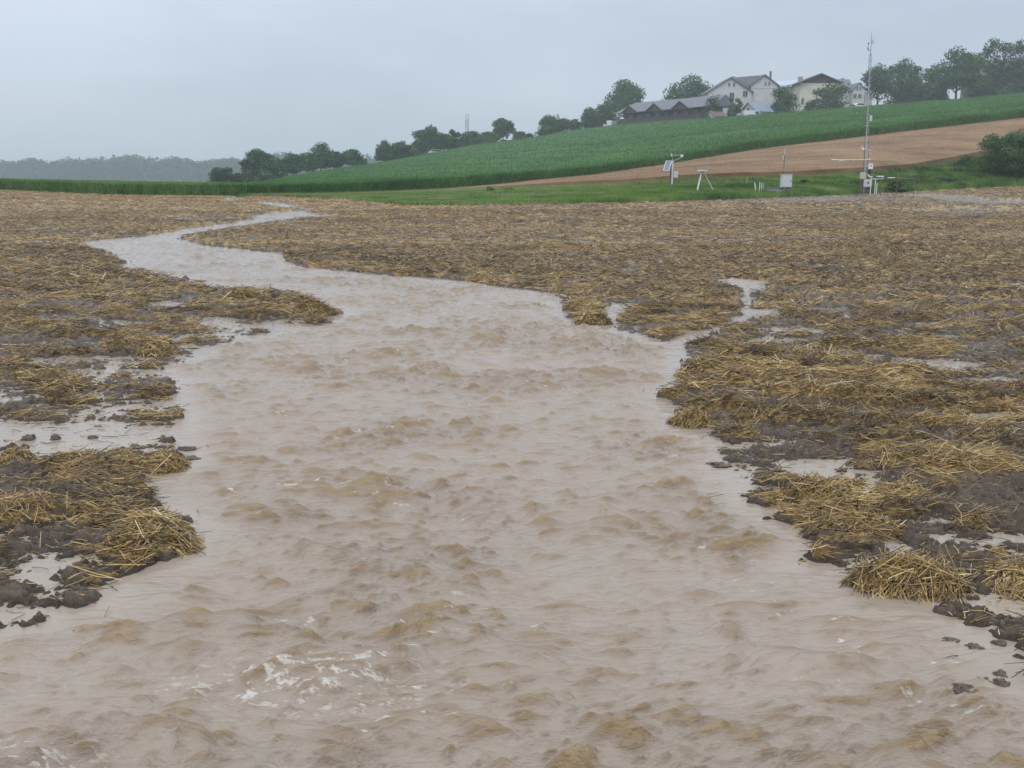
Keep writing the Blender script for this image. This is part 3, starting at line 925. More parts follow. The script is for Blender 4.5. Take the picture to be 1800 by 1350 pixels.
# ------------------------------------------------------------------ crops and grass
def crop(name, px0, px1, dn, df, hfun, nblade, mat, bw, bl, label, cat, tone=(0.35, 0.2), seed=1, sheet_f=0.82, vert=0.25, near_bias=1.6, blade_px=True, front_n=0, lump=1.0, foot=0.0):
    cols = np.linspace(px0, px1, int((px1 - px0) / 3))
    th = np.arctan((cols - 900) / F * CP)
    nd = 140
    V = []; T = []
    fr = np.concatenate([[0, 0.0004], np.linspace(0.003, 0.9994, nd) ** 1.3, [1.0]])
    D0 = dn(cols); D1 = df(cols); H = hfun(cols)
    for k, f_ in enumerate(fr):
        D = D0 + (D1 - D0) * f_
        yy = D; xx = D * np.tan(th)
        z0 = terr(xx, yy)
        if 0 < k < len(fr) - 1:
            zz = z0 + H * sheet_f * (1 + lump * (0.07 * gn(xx * .5, yy * .5, seed) + 0.05 * gn(xx * 1.6, yy * 1.6, seed + 1)))
            tv = 0.30 + 0.28 * gn(xx * .12, yy * .2, seed + 2) + .2 * gn(xx * .7, yy * .7, seed + 3)
        else:
            zz = z0 - .1; tv = foot + 0.0 * xx
        V.append(np.stack([xx, yy, zz], 1)); T.append(np.clip(tv, 0, 1))
    nr, nc = len(fr), len(cols)
    V = np.concatenate(V); T = np.concatenate(T)
    Fc = grid_faces(nr, nc)
    # blades
    N = nblade
    c = rng.uniform(px0, px1, N)
    u = rng.random(N) ** near_bias
    if front_n: u[:front_n] = rng.random(front_n) ** 2 * 0.012
    d0 = dn(c); d1 = df(c)
    D = d0 + (d1 - d0) * u
    yy = D; xx = D * np.tan(np.arctan((c - 900) / F * CP))
    H_ = hfun(c)
    z0 = terr(xx, yy)
    hb = H_ * rng.uniform(.75, 1.08, N)
    topp = H_ * sheet_f
    bl_ = bl * rng.uniform(.6, 1.3, N)
    lo = np.maximum(hb - bl_, 0)
    if front_n:
        s_ = rng.random(front_n); hb[:front_n] = H_[:front_n] * (0.12 + .95 * s_); lo[:front_n] = np.maximum(hb[:front_n] - bl_[:front_n], 0)
    lean = rng.normal(0, vert, (N, 2))
    a_ = rng.random(N) * 6.28
    w_ = bw * rng.uniform(.6, 1.4, N) * (D / 100.0 if blade_px else 1)
    L_ = (hb - lo)
    b0 = np.stack([xx - np.cos(a_) * w_, yy - np.sin(a_) * w_, z0 + lo], 1)
    b1 = np.stack([xx + np.cos(a_) * w_, yy + np.sin(a_) * w_, z0 + lo], 1)
    t0 = np.stack([xx + lean[:, 0] * L_, yy + lean[:, 1] * L_, z0 + hb], 1)
    VB = np.stack([b0, b1, t0], 1).reshape(-1, 3)
    FB = np.arange(3 * N).reshape(-1, 3) + len(V)
    tb = np.clip(tone[0] + 0.3 * gn(xx * .12, yy * .2, seed + 2) + rng.normal(0, tone[1], N), 0, 1)
    TB = np.repeat(tb, 3)
    o = mesh_obj(name, np.concatenate([V, VB]), [Fc, FB], [mat], None, {'tint': np.concatenate([T, TB])})
    return tag(o, label, cat, kind='stuff')


fG = lambda c: itp(GX, GD, c); fW = lambda c: itp(CX, CD, c) - (itp(CX, CD, c) - itp(WX, WD, c)) * itp([640, 1150], [.30, 1.0], c); fC = lambda c: itp(CX, CD, c); fS = lambda c: itp(SX, SD, c); fH = lambda c: itp(HX, HH, c)
crop('corn_field', 432, 2300, lambda c: fC(c) + .3 * np.sin(c * .13), fS, fH, 480000, M['corn'], .034, .5, 'tall green corn covering the hillside above the wheat', 'corn', (0.50, 0.2), 101, .84, .22, 1.3, True, 90000)
crop('corn_field', -700, 431, lambda c: fG(c) + .25 + .2 * np.sin(c * .21), lambda c: fG(c) + 42, lambda c: 1.02 + 0 * c, 100000, M['corn'], .035, .4, 'low block of green corn at the far left edge of the stubble', 'corn', (0.72, 0.2), 111, .84, .2, 1.6, True, 50000)
crop('wheat_field', 720, 2300, fW, lambda c: fC(c) - .05, lambda c: itp([720, 800, 950, 1200], [.03, .12, .4, .75], c), 150000, M['wheat'], .022, .35, 'ripe reddish tan wheat strip below the corn on the hill', 'wheat', (0.55, 0.2), 121, .85, .15, 1.2, lump=.3, foot=.4)
far_dn = lambda c: 0 * c + 172.0
crop('meadow', -700, 640, lambda c: np.maximum(fS(c) + 3, 172.0), lambda c: 0 * c + 900, lambda c: .4 + 0 * c, 30000, M['corn'], .05, .3, 'pale green field beyond the low corn, in front of the forest', 'field', (0.6, 0.15), 131, .8, .2, 1.4)


def grass_h(px, u):
    return 0.13 + 0.22 * ss(1500, 1680, px) * (1 - u) + 0.10 * ss(900, 1200, px)


N = 330000
c = rng.uniform(420, 2300, N); u = rng.random(N)
D = fG(c) - .4 + (fW(c) - fG(c) + .5) * u
xx = D * np.tan(np.arctan((c - 900) / F * CP)); yy = D
tall = ss(0.1, .5, fbm(xx * .35, yy * .35, 3, 141)) * ss(1000, 1250, c) * (0.4 + .6 * ss(1450, 1600, c))
edge = np.exp(-((u - .0) / .06) ** 2) + 0.9 * np.exp(-((u - .97) / .06) ** 2)
hg = (grass_h(c, u) + .28 * tall + .12 * edge) * rng.uniform(.5, 1.3, N)
z0 = terr(xx, yy) + .02
a_ = rng.random(N) * 6.28; w_ = .018 * rng.uniform(.6, 1.4, N)
ln_ = rng.normal(0, .3, (N, 2)) * hg[:, None]
V = np.stack([np.stack([xx - np.cos(a_) * w_, yy - np.sin(a_) * w_, z0], 1), np.stack([xx + np.cos(a_) * w_, yy + np.sin(a_) * w_, z0], 1), np.stack([xx + ln_[:, 0], yy + ln_[:, 1], z0 + hg], 1)], 1).reshape(-1, 3)
tn = np.clip(.50 + .30 * gn(xx * .15, yy * .3, 142) + .40 * fbm(xx * .5, yy * .5, 3, 144) + .16 * ss(1300, 1000, c) - .40 * tall + rng.normal(0, .12, N) + 0.45 * (rng.random(N) < .10) * ss(.4, .1, np.abs(u - .97)) + .25 * ss(.8, 1., u) * (c < 1500), 0, 1)
g_ = mesh_obj('grass', V, np.arange(3 * N).reshape(-1, 3), [M['grass']], None, {'tint': np.repeat(tn, 3)})
tag(g_, 'bright green grass verge between the stubble and the wheat', 'grass', kind='stuff')


# ------------------------------------------------------------------ trees
def leafcloud(blobs, nleaf, size, seedtone=.45):
    """blobs: list of (cx,cy,cz,rx,ry,rz)"""
    B = np.array(blobs)
    vol = (B[:, 3] * B[:, 4] * B[:, 5]) ** (2 / 3)
    pick = rng.choice(len(B), nleaf, p=vol / vol.sum())
    d = rng.normal(0, 1, (nleaf, 3)); d /= np.linalg.norm(d, axis=1, keepdims=True)
    r = rng.random(nleaf) ** 0.35
    r *= 1 + 0.22 * gn(d[:, 0] * 3 + pick * 3.1, d[:, 1] * 3 + d[:, 2] * 2.3, 151)
    P = B[pick, :3] + d * r[:, None] * B[pick, 3:6]
    n_ = d + rng.normal(0, .7, (nleaf, 3)); n_ /= np.linalg.norm(n_, axis=1, keepdims=True)
    h = np.cross(n_, rng.normal(0, 1, (nleaf, 3))); h /= np.linalg.norm(h, axis=1, keepdims=True)
    k = np.cross(n_, h)
    s = (size * rng.uniform(.55, 1.3, nleaf))[:, None]
    V = np.stack([P - h * s, P - k * s * .6, P + h * s, P + k * s * .6], 1).reshape(-1, 3)
    bt = rng.normal(0, .22, len(B))
    tone = np.clip(seedtone + bt[pick] + rng.normal(0, .13, nleaf), 0, 1)
    return V, np.arange(nleaf * 4).reshape(-1, 4), np.repeat(tone, 4)


def tree(px, top, base, wpx, D, label, kind='round', mat='leaf', n=2200, group='trees along the skyline', name='tree', cat='tree', tone=.45, clear=.16):
    X0 = float(at(px, base, D)[0])
    z0 = float(terr(X0, D)) - .15
    ztop = float(at(px, top, D)[2])
    H = ztop - z0
    W = wpx * D / F / CP
    e = empty(name, (X0, D, z0))
    tag(e, label, cat, group)
    bl = []
    cb = H * clear
    if kind == 'round':
        for k in range(13):
            t = random.uniform(0, 6.28); q = random.uniform(.25, .68)
            zz = random.uniform(.18, .82)
            env = math.sqrt(max(.08, 1 - (2 * zz - 1) ** 2 * .9))
            rr_ = random.uniform(.17, .27)
            bl.append((math.cos(t) * q * env * W * .5, math.sin(t) * q * env * W * .5, cb + zz * (H - cb) * .97, W * rr_, W * rr_, (H - cb) * random.uniform(.13, .2)))
        bl.append((0, 0, cb + (H - cb) * .5, W * .36, W * .36, (H - cb) * .40))
        bl.append((random.uniform(-.08, .08) * W, 0, H - (H - cb) * .17, W * .2, W * .2, (H - cb) * .17))
    elif kind == 'tall':
        for k in range(14):
            zz = k / 13
            env = (1 - zz) ** .6 * .9 + .1
            t = random.uniform(0, 6.28); q = random.uniform(.1, .55) * env
            bl.append((math.cos(t) * q * W * .5, math.sin(t) * q * W * .5, cb + zz * (H - cb) * .92 + .04 * H, W * .5 * env * random.uniform(.5, .8), W * .5 * env * .6, H * .10))
    elif kind == 'bush':
        for k in range(14):
            t = random.uniform(0, 6.28); q = random.uniform(.2, .75); zz = random.uniform(.1, .80)
            env = 1 - zz * .45
            bl.append((math.cos(t) * q * env * W * .5, math.sin(t) * q * env * W * .5, zz * H, W * random.uniform(.14, .24), W * .2, H * random.uniform(.12, .2)))
        bl.append((0, 0, H * .38, W * .42, W * .36, H * .42))
    elif kind == 'ragged':
        for k in range(46):
            t = random.uniform(0, 6.28); q = random.uniform(.1, 1.0); zz = random.uniform(.04, 1.0) ** .8
            env = math.sqrt(max(.05, 1 - max(0, zz - .25) ** 1.6 * 1.35))
            s_ = random.uniform(.07, .15)
            bl.append((math.cos(t) * q * env * W * .47, math.sin(t) * q * env * W * .4, zz * H * .93, W * s_, W * s_, H * random.uniform(.06, .15)))
        bl.append((0, 0, H * .36, W * .36, W * .3, H * .36))
    elif kind == 'open':
        for k in range(11):
            t = random.uniform(0, 6.28); q = random.uniform(.3, .85); zz = random.uniform(.1, .9)
            env = math.sqrt(max(.1, 1 - (2 * zz - 1) ** 2 * .8))
            rr_ = random.uniform(.11, .19)
            bl.append((math.cos(t) * q * env * W * .5, math.sin(t) * q * env * W * .5, cb + zz * (H - cb) * .95, W * rr_, W * rr_, H * random.uniform(.07, .12)))
        bl.append((0, 0, cb + (H - cb) * .35, W * .28, W * .28, (H - cb) * .3))
    elif kind == 'droop':
        for k in range(7):
            t = k / 7 * 6.28; q = .36
            bl.append((math.cos(t) * q * W * .8, math.sin(t) * q * W * .5, H * random.uniform(.80, .90), W * .13, W * .13, H * .09))
            bl.append((math.cos(t) * q * W, math.sin(t) * q * W * .5, H * random.uniform(.70, .8), W * .09, W * .1, H * .10))
        for k in range(12):
            t = random.uniform(0, 6.28); q = random.uniform(.2, .9); zz = random.uniform(.15, .62)
            bl.append((math.cos(t) * q * W * .5, math.sin(t) * q * W * .5, zz * H, W * .24, W * .2, H * .12))
        bl.append((0, 0, H * .45, W * .4, W * .35, H * .3))
    V, Fq, T_ = leafcloud(bl, n, max(0.10, 2.0 * D / F) * (1 if D > 150 else .8), tone)
    V[:, 2] = np.maximum(V[:, 2], .0)
    tr = MB()
    r0 = max(.10, H * .022)
    bend = random.uniform(-.04, .04) * H
    tr.tube((0, 0, -.2), (bend * .4, 0, H * .38), r0, r0 * .75)
    tr.tube((bend * .4, 0, H * .375), (bend, 0, H * .8), r0 * .75, r0 * .2)
    for k in range(7):
        t = k * 2.4 + random.random(); zz = random.uniform(.22, .55) * H
        q = random.uniform(.45, .8) * W * .5
        tr.tube((bend * .5, 0, zz), (math.cos(t) * q, math.sin(t) * q, zz + random.uniform(.15, .3) * H), r0 * .42, r0 * .1, 6)
    tr.build('trunk', M['bark'], e)
    mesh_obj('crown', V, Fq, [M[mat]], None, {'tint': T_}, e)
    return e


TREES = [
    (1542, 113, 176, 62, 287, 'dark round tree directly right of the tall measuring mast', 'round', 'leaf_dark', 2400),
    (1584, 102, 176, 64, 292, 'dark broad tree with a flat airy top, second right of the mast', 'round', 'leaf_dark', 2400),
    (1603, 112, 170, 22, 296, 'slim tree peeping out behind the flat topped dark tree', 'open', 'leaf_dark', 900),
    (1612, 140, 178, 34, 280, 'small orchard tree with a bare short trunk below the slim one', 'round', 'leaf_dark', 1300),
    (1638, 120, 172, 44, 292, 'mid green tree left of the tallest pale tree', 'round', 'leaf', 1500),
    (1632, 150, 180, 26, 276, 'smallest orchard tree, leaning trunk, left of the tallest pale tree', 'open', 'leaf_dark', 800),
    (1680, 83, 178, 86, 278, 'tallest pale green tree on the right skyline with a stout trunk', 'round', 'leaf', 3600),
    (1652, 142, 176, 34, 284, 'bushy low tree hugging the foot of the tallest pale tree', 'bush', 'leaf', 1100),
    (1716, 128, 172, 38, 290, 'short dark tree between the pale tree and the drooping tree', 'round', 'leaf_dark', 1300),
    (1760, 67, 168, 84, 290, 'tallest dark tree with a drooping top near the right edge', 'droop', 'leaf_dark', 3600),
    (1806, 100, 166, 60, 286, 'dark broad tree cut by the right edge of the photo', 'round', 'leaf_dark', 2200),
    (1735, 142, 172, 34, 280, 'low bushy tree in front of the drooping one', 'bush', 'leaf_dark', 1000),
    (1100, 140, 212, 76, 322, 'broad pale green tree behind the left end of the long shed', 'round', 'leaf', 3000),
    (1208, 131, 200, 82, 316, 'wide round tree rising behind the middle of the long shed', 'round', 'leaf_dark', 3000),
    (1068, 176, 216, 40, 306, 'mid sized tree left of the broad pale one by the long shed', 'round', 'leaf', 1500),
    (1040, 186, 224, 46, 303, 'rounded bushy tree next to the gap in the skyline trees', 'bush', 'leaf', 1600),
    (976, 197, 240, 66, 302, 'broad dome shaped tree standing alone on the mid skyline', 'bush', 'leaf_dark', 2400),
    (884, 209, 252, 42, 297, 'lollipop shaped tree right of the small radio tower', 'round', 'leaf_dark', 1700),
    (914, 231, 246, 30, 296, 'spiky low bush right of the lollipop shaped tree', 'bush', 'leaf', 700),
    (857, 236, 256, 36, 292, 'low tree filling the gap left of the lollipop shaped tree', 'round', 'leaf', 900),
    (828, 229, 260, 44, 288, 'bushy tree at the foot of the small radio tower', 'bush', 'leaf_dark', 1500),
    (790, 229, 266, 44, 280, 'mid skyline tree with a ragged top left of the radio tower', 'open', 'leaf_dark', 1500),
    (757, 225, 270, 54, 274, 'tallest tree of the mid slope thicket', 'round', 'leaf_dark', 2000),
    (808, 240, 262, 34, 286, 'short tree wedged between the ragged tree and the tower bush', 'bush', 'leaf', 900),
    (737, 246, 276, 34, 264, 'dark low tree in front of the mid slope thicket', 'bush', 'leaf_dark', 1100),
    (705, 252, 280, 34, 252, 'rounded tree second from the lower end of the slope trees', 'round', 'leaf_dark', 1200),
    (676, 251, 288, 38, 245, 'tree at the lower end of the slope trees, beside open sky', 'round', 'leaf_dark', 1400),
    (456, 265, 322, 62, 205, 'tall dark tree at the left front of the valley thicket', 'round', 'leaf_dark', 2200),
    (486, 282, 318, 40, 215, 'short dark tree right behind the tall one in the valley', 'round', 'leaf_dark', 1200),
    (515, 274, 316, 46, 228, 'mid sized tree in the centre of the valley thicket', 'round', 'leaf_dark', 1500),
    (565, 254, 310, 58, 236, 'tallest peaked tree of the valley thicket above the corn', 'round', 'leaf_dark', 2200),
    (592, 270, 302, 40, 240, 'rounded tree right of the peaked one in the valley', 'round', 'leaf_dark', 1200),
    (620, 266, 298, 44, 244, 'rightmost round tree of the valley thicket', 'round', 'leaf_dark', 1500),
    (540, 272, 312, 40, 246, 'dark tree just left of the peaked one in the valley', 'round', 'leaf_dark', 1200),
    (390, 296, 330, 50, 190, 'single rounded tree standing left of the valley thicket', 'bush', 'leaf_dark', 1500),
    (436, 302, 326, 34, 200, 'pale low bush at the foot of the tall valley tree', 'bush', 'leaf', 900),
    (470, 306, 326, 44, 196, 'pale low scrub in front of the valley thicket', 'bush', 'leaf', 900),
    (722, 256, 278, 34, 256, 'rounded filler tree right of the second lowest slope tree', 'bush', 'leaf', 1000),
    (773, 243, 268, 40, 284, 'low tree hiding the foot of the tallest slope tree', 'round', 'leaf', 1200),
    (842, 240, 258, 30, 294, 'short bush right of the radio tower foot', 'bush', 'leaf', 800),
    (870, 240, 254, 26, 298, 'small bush touching the left side of the lollipop shaped tree', 'bush', 'leaf', 700),
    (930, 234, 244, 22, 299, 'tiny bush in the last gap before the dome shaped tree', 'bush', 'leaf', 500),
    (692, 262, 284, 26, 248, 'low bush joining the two lowest slope trees', 'bush', 'leaf_dark', 700),
    (636, 282, 296, 26, 244, 'low bush at the right end of the valley thicket', 'bush', 'leaf', 600),
    (1012, 206, 228, 26, 302, 'low bush between the dome shaped tree and the rounded bushy one', 'bush', 'leaf', 700),
    (418, 306, 330, 30, 192, 'small bush tucked beside the single rounded valley tree', 'bush', 'leaf_dark', 700),
]
for (px, top, base, wp, D, lab, kd, mt, n_) in TREES:
    fat = 1.08
    tree(px, top - (5 if px < 870 else 2), base, wp * fat, D, lab, kd, mt, int(n_ * 2.0 * fat))
# farm yard trees
for (px, top, base, wp, D, lab, kd, mt, n_) in [
    (1380, 147, 192, 58, 270, 'dark bushy tree covering the gap between the white and the cream house', 'bush', 'leaf_dark', 2600),
    (1459, 143, 190, 76, 270, 'wide round tree in front of the cream house', 'bush', 'leaf_dark', 3000),
    (1248, 166, 202, 40, 262, 'dark small tree at the right end of the long shed', 'bush', 'leaf_dark', 1500),
    (1288, 169, 200, 34, 262, 'light bushy shrub below the white house windows', 'open', 'leaf', 1300),
    (1362, 172, 194, 20, 268, 'slim shrub touching the left side of the dark bushy tree', 'bush', 'leaf_dark', 700),
    (1424, 168, 190, 26, 269, 'low shrub below the cream wall, left of the wide round tree', 'bush', 'leaf', 700)]:
    tree(px, top, base, wp, D, lab, kd, mt, n_, 'trees of the farm yard')
# hedge behind the orchard
e = tree(1592, 156, 174, 100, 300, 'low dark hedge behind the orchard trees right of the mast', 'bush', 'leaf_dark', 2000, 'farm hedges', 'hedge', 'hedge')
# near bush at the right edge
tree(1772, 226, 322, 150, 97, 'big dark green bush at the right edge, in front of the wheat', 'ragged', 'leaf', 26000, 'bushes on the grass verge', 'bush', 'bush', .5)
tree(1694, 275, 300, 34, 106, 'small dark shrub on the verge left of the big bush', 'ragged', 'leaf', 6000, 'bushes on the grass verge', 'bush', 'bush', .45)
tree(1640, 296, 306, 44, 100, 'low weedy shrub at the wheat edge, furthest left of the verge shrubs', 'bush', 'leaf', 2200, 'bushes on the grass verge', 'bush', 'bush', .45)
tree(1575, 319, 338, 52, 79, 'low tangled weed clump beside the instrument rails', 'ragged', 'leaf', 5000, 'bushes on the grass verge', 'bush', 'bush', .5)
tree(1660, 312, 336, 80, 88, 'broad weed clump under the right end of the dark rail', 'ragged', 'leaf', 7000, 'bushes on the grass verge', 'bush', 'bush', .6)
tree(1414, 312, 338, 22, 82, 'thin green weed tuft right of the grey cabinet', 'open', 'leaf', 900, 'bushes on the grass verge', 'bush', 'bush', .8)
tree(862, 327, 337, 18, 79, 'bright green weed tuft at the wheat edge in mid verge', 'bush', 'leaf', 700, 'bushes on the grass verge', 'bush', 'bush', 1.0)
tree(895, 329, 338, 26, 79, 'wider green weed tuft right of the bright one in mid verge', 'bush', 'leaf', 700, 'bushes on the grass verge', 'bush', 'bush', .9)

# far forest: one mass
bl = []
for px in np.arange(-700, 760, 5.5):
    for layer in range(2):
        D = 950 + layer * 60 + random.uniform(-15, 15)
        p_ = px + random.uniform(-4, 4)
        X0 = at(p_, 300, D)[0]
        tp = 281 + 3.0 * math.sin(p_ * .021) + 2 * math.sin(p_ * .071 + 1) + random.uniform(-4, 5) - 3 * layer - (6 * ss(380, 520, p_))
        zt = float(at(p_, tp, D)[2])
        zb = -6.6
        hgt = zt - zb
        w_ = random.uniform(4.5, 8.5)
        bl.append((X0, D, zb + hgt * .72, w_, w_, hgt * .28))
        bl.append((X0 + random.uniform(-3, 3), D - 4, zb + hgt * .35, w_ * 1.1, w_, hgt * .36))
V, Fq, T_ = leafcloud(bl, 110000, 1.55, .45)
fo = mesh_obj('forest', V, Fq, [M['forest']], None, {'tint': T_})
tag(fo, 'grey green forest edge fading in the rain behind the fields', 'forest', kind='stuff')
bl = []
for px in np.arange(690, 760, 5.0):
    D = 420; X0 = at(px, 300, D)[0]; zt = float(at(px, 262 - 14 * (px - 690) / 60 + random.uniform(-2, 2), D)[2])
    bl.append((X0, D, zt - 4.5, 2.6, 3, 4.5)); bl.append((X0, D, zt - 9, 3, 3, 5))
V, Fq, T_ = leafcloud(bl, 6000, .6, .45)
fo = mesh_obj('forest', V, Fq, [M['forest']], None, {'tint': T_})
tag(fo, 'small grey wood showing between the slope trees', 'forest', kind='stuff')

# ------------------------------------------------------------------ building materials
M['wall_white'] = plain('white_render', (0.52, 0.50, 0.50), .8, .08, .8)
M['wall_cream'] = plain('cream_render', (0.60, 0.56, 0.47), .8, .08, .8)
M['roof_grey'] = plain('grey_tiles', (0.13, 0.13, 0.145), .6, .2, 2.0, bump=.3)
M['roof_blue'] = plain('blue_grey_sheet', (0.18, 0.21, 0.27), .45, .1, 2.0)
M['roof_red'] = plain('red_brown_tiles', (0.15, 0.10, 0.09), .7, .2, 3.0)
M['roof_pale'] = plain('pale_sheet_roof', (0.42, 0.45, 0.50), .4, .1, 2.0)
M['wood_dark'] = plain('dark_timber', (0.075, 0.05, 0.045), .8, .25, 5)
M['wood_mid'] = plain('brown_boards', (0.12, 0.085, 0.075), .8, .2, 6)
M['glass'] = plain('window_glass', (0.05, 0.06, 0.07), .15, .1, 1)
M['trim'] = plain('window_trim', (0.45, 0.44, 0.43), .6, .05, 2)
M['panel_grey'] = plain('interior_panel', (0.17, 0.17, 0.17), .8, .1, 2)  # plain grey for the long shed's back wall and the hut door
M['white'] = plain('white_paint', (0.68, 0.69, 0.70), .45, .06, 6)
M['lightgrey'] = plain('light_grey_paint', (0.50, 0.52, 0.53), .5, .06, 8)
M['steel'] = plain('galvanised_steel', (0.42, 0.43, 0.44), .5, .1, 20, metal=.2)
M['darksteel'] = plain('dark_weathered_steel', (0.10, 0.10, 0.11), .6, .2, 20)
M['black'] = plain('black_plastic', (0.03, 0.03, 0.03), .5, .1, 10)
M['beige'] = plain('beige_plastic', (0.42, 0.41, 0.34), .6, .08, 10)
M['concrete'] = plain('grey_concrete', (0.27, 0.26, 0.26), .85, .2, 12, bump=.4)
M['panel'] = plain('solar_cells', (0.16, 0.19, 0.24), .12, .15, 15)
M['rubber'] = plain('tyre_rubber', (0.02, 0.02, 0.02), .8, .1, 10)
M['caraint'] = plain('white_car_paint', (0.62, 0.64, 0.66), .3, .03, 2)
M['cargrey'] = plain('silver_car_paint', (0.30, 0.32, 0.34), .3, .05, 2)


def frame_loc(px, D, drop=.1):
    X0 = float(at(px, 200, D)[0])
    return X0, D, float(terr(X0, D)) - drop


def window(par, x, y, z, w_, h_, ax='y', frame=True):
    f = MB(); g = MB(); t = .10
    if ax == 'y':     # wall faces -y
        f.box(x - w_ / 2 - t, x + w_ / 2 + t, y - .07, y + .02, z + h_ / 2, z + h_ / 2 + t).box(x - w_ / 2 - t, x + w_ / 2 + t, y - .10, y + .02, z - h_ / 2 - t, z - h_ / 2)
        f.box(x - w_ / 2 - t, x - w_ / 2, y - .07, y + .02, z - h_ / 2, z + h_ / 2).box(x + w_ / 2, x + w_ / 2 + t, y - .07, y + .02, z - h_ / 2, z + h_ / 2)
        f.box(x - .03, x + .03, y - .065, y + .02, z - h_ / 2, z + h_ / 2)
        g.box(x - w_ / 2, x + w_ / 2, y - .03, y + .01, z - h_ / 2, z + h_ / 2)
    else:
        f.box(y - .07, y + .02, x - w_ / 2 - t, x + w_ / 2 + t, z + h_ / 2, z + h_ / 2 + t).box(y - .07, y + .02, x - w_ / 2 - t, x + w_ / 2 + t, z - h_ / 2 - t, z - h_ / 2)
        f.box(y - .07, y + .02, x - w_ / 2 - t, x - w_ / 2, z - h_ / 2, z + h_ / 2).box(y - .07, y + .02, x + w_ / 2, x + w_ / 2 + t, z - h_ / 2, z + h_ / 2)
        g.box(y - .03, y + .01, x - w_ / 2, x + w_ / 2, z - h_ / 2, z + h_ / 2)
    o = f.build('window', M['trim'], par)
    g.build('pane', M['glass'], o)
    return o


def gable_roof_y(mb, x0, x1, y0, y1, ze, zr, t=.22, ov=.5):
    """ridge along y; slabs"""
    xm = (x0 + x1) / 2
    s = (zr - ze) / (xm - x0)
    a0 = x0 - ov; b0 = x1 + ov
    mb.poly_prism([(a0, ze - ov * s), (xm, zr), (b0, ze - ov * s), (b0, ze - ov * s + t), (xm, zr + t), (a0, ze - ov * s + t)], y0 - ov, y1 + ov)


def gable_roof_x(mb, x0, x1, y0, y1, ze, zr, t=.22, ov=.5):
    ym = (y0 + y1) / 2
    s = (zr - ze) / (ym - y0)
    a0 = y0 - ov; b0 = y1 + ov
    mb.x_prism([(a0, ze - ov * s), (ym, zr), (b0, ze - ov * s), (b0, ze - ov * s + t), (ym, zr + t), (a0, ze - ov * s + t)], x0 - ov, x1 + ov)


# --- white farmhouse with two front gables
S0 = 276.0
loc = frame_loc(1304, S0)
k6 = S0 / F / CP                      # metres per photo px there


def hz_(py, D=S0, z0=None):
    return float(at(1300, py, D)[2]) - (loc[2] if z0 is None else z0)


e = empty('farmhouse', loc, 0)
tag(e, 'white two storey farmhouse with grey roof and two front gables on the hill', 'house')
gx0, gx1 = (1247 - 1304) * k6, (1319 - 1304) * k6
hx0, hx1 = (1318 - 1304) * k6, (1362 - 1304) * k6
ze = hz_(161); zr = hz_(137); zr2 = hz_(131.5); ze2 = hz_(149)
wl = MB()
wl.poly_prism([(gx0, 0), (gx1, 0), (gx1, ze), ((gx0 + gx1) / 2, zr), (gx0, ze)], 0, 9)
wl.poly_prism([(hx0 + .03, 0), (hx1, 0), (hx1, ze2), ((hx0 + hx1) / 2, zr2), (hx0 + .03, ze2)], .6, 9.02)
wl.build('wall', M['wall_white'], e)
rf = MB()
gable_roof_y(rf, gx0, gx1, 0, 9.3, ze, zr)
gable_roof_y(rf, hx0, hx1, .6, 9.5, ze2, zr2)
# connecting ridge roof between the gables
xa, xb = (gx0 + gx1) / 2, (hx0 + hx1) / 2
rf.add([(xa, 1.5, zr + .12), (xb, 1.5, zr2 + .12), (xb + .1, 9, zr2 - .6), (xa, 9, zr - .6), (gx1 - .5, .9, ze + .9), (hx0 + .6, .9, ze2 + .1), (hx0 + .6, 9, ze2 - 1), (gx1 - .5, 9, ze - 1)],
       [(0, 4, 5, 1), (0, 1, 2, 3), (2, 6, 7, 3), (4, 7, 6, 5), (0, 3, 7, 4), (1, 5, 6, 2)])
r_ = rf.build('roof', M['roof_grey'], e)
MB().box(xa + 1.0, xa + 2.0, 4, 4.8, zr - .3, zr + .75).build('chimney', M['concrete'], r_)
MB().box((1357 - 1304) * k6, (1357 - 1304) * k6 + .42, 6, 6.5, ze2 - .2, hz_(121)).build('chimney', M['wood_mid'], r_)
bd = MB(); bd.box(hx0 + .2, hx1 - .05, .52, .598, ze2 - .9, ze2 - .72); bd.build('string_course', M['trim'], e)
for wx, wy_, ww, wh in [(1263, 171, 1.15, 1.4), (1286, 168, 1.2, 1.4), (1308, 165, 1.15, 1.4), (1281, 149, .5, .95), (1289, 149, .5, .95)]:
    window(e, (wx - 1304) * k6, 0, hz_(wy_), ww, wh)
for wx, wy_ in [(1342, 147), (1348, 147)]:
    window(e, (wx - 1304) * k6, .6, hz_(wy_), .42, .9)
for wx in (1265, 1296):
    window(e, (wx - 1304) * k6, 0, hz_(188), 1.1, 1.3)

# --- long open shed with three cross gables, receding to the left
def pt(px, D): return np.array([float(at(px, 200, D)[0]), D])
pR, pL = pt(1254, 266), pt(1087, 299)
ang = math.atan2(pR[1] - pL[1], pR[0] - pL[0])
LS = float(np.linalg.norm(pR - pL))
zb = float(at(1087, 215, 299)[2]) - .3
e = empty('long_shed', (pL[0], pL[1], zb), ang)
tag(e, 'long low dark timber shed with a grey roof and three gable dormers on the hill', 'shed')
eh, rh = 2.7, 5.6
base_ = MB().box(0, LS, 0, .18, -1.5, 1.15)
base_.box(0, .18, .18, 7, -1.5, 1.15)
base_.build('parapet', M['wood_dark'], e)
MB().box(0, LS, 3.0, 3.2, -1.5, eh + .3).build('back_wall', M['panel_grey'], e)
for k in range(12):
    x_ = LS * k / 11
    MB().box(max(0, x_ - .11), min(LS, x_ + .11), -.03, .17, 1.15, eh + .05).build('post', M['wood_dark'], e)
rf = MB()
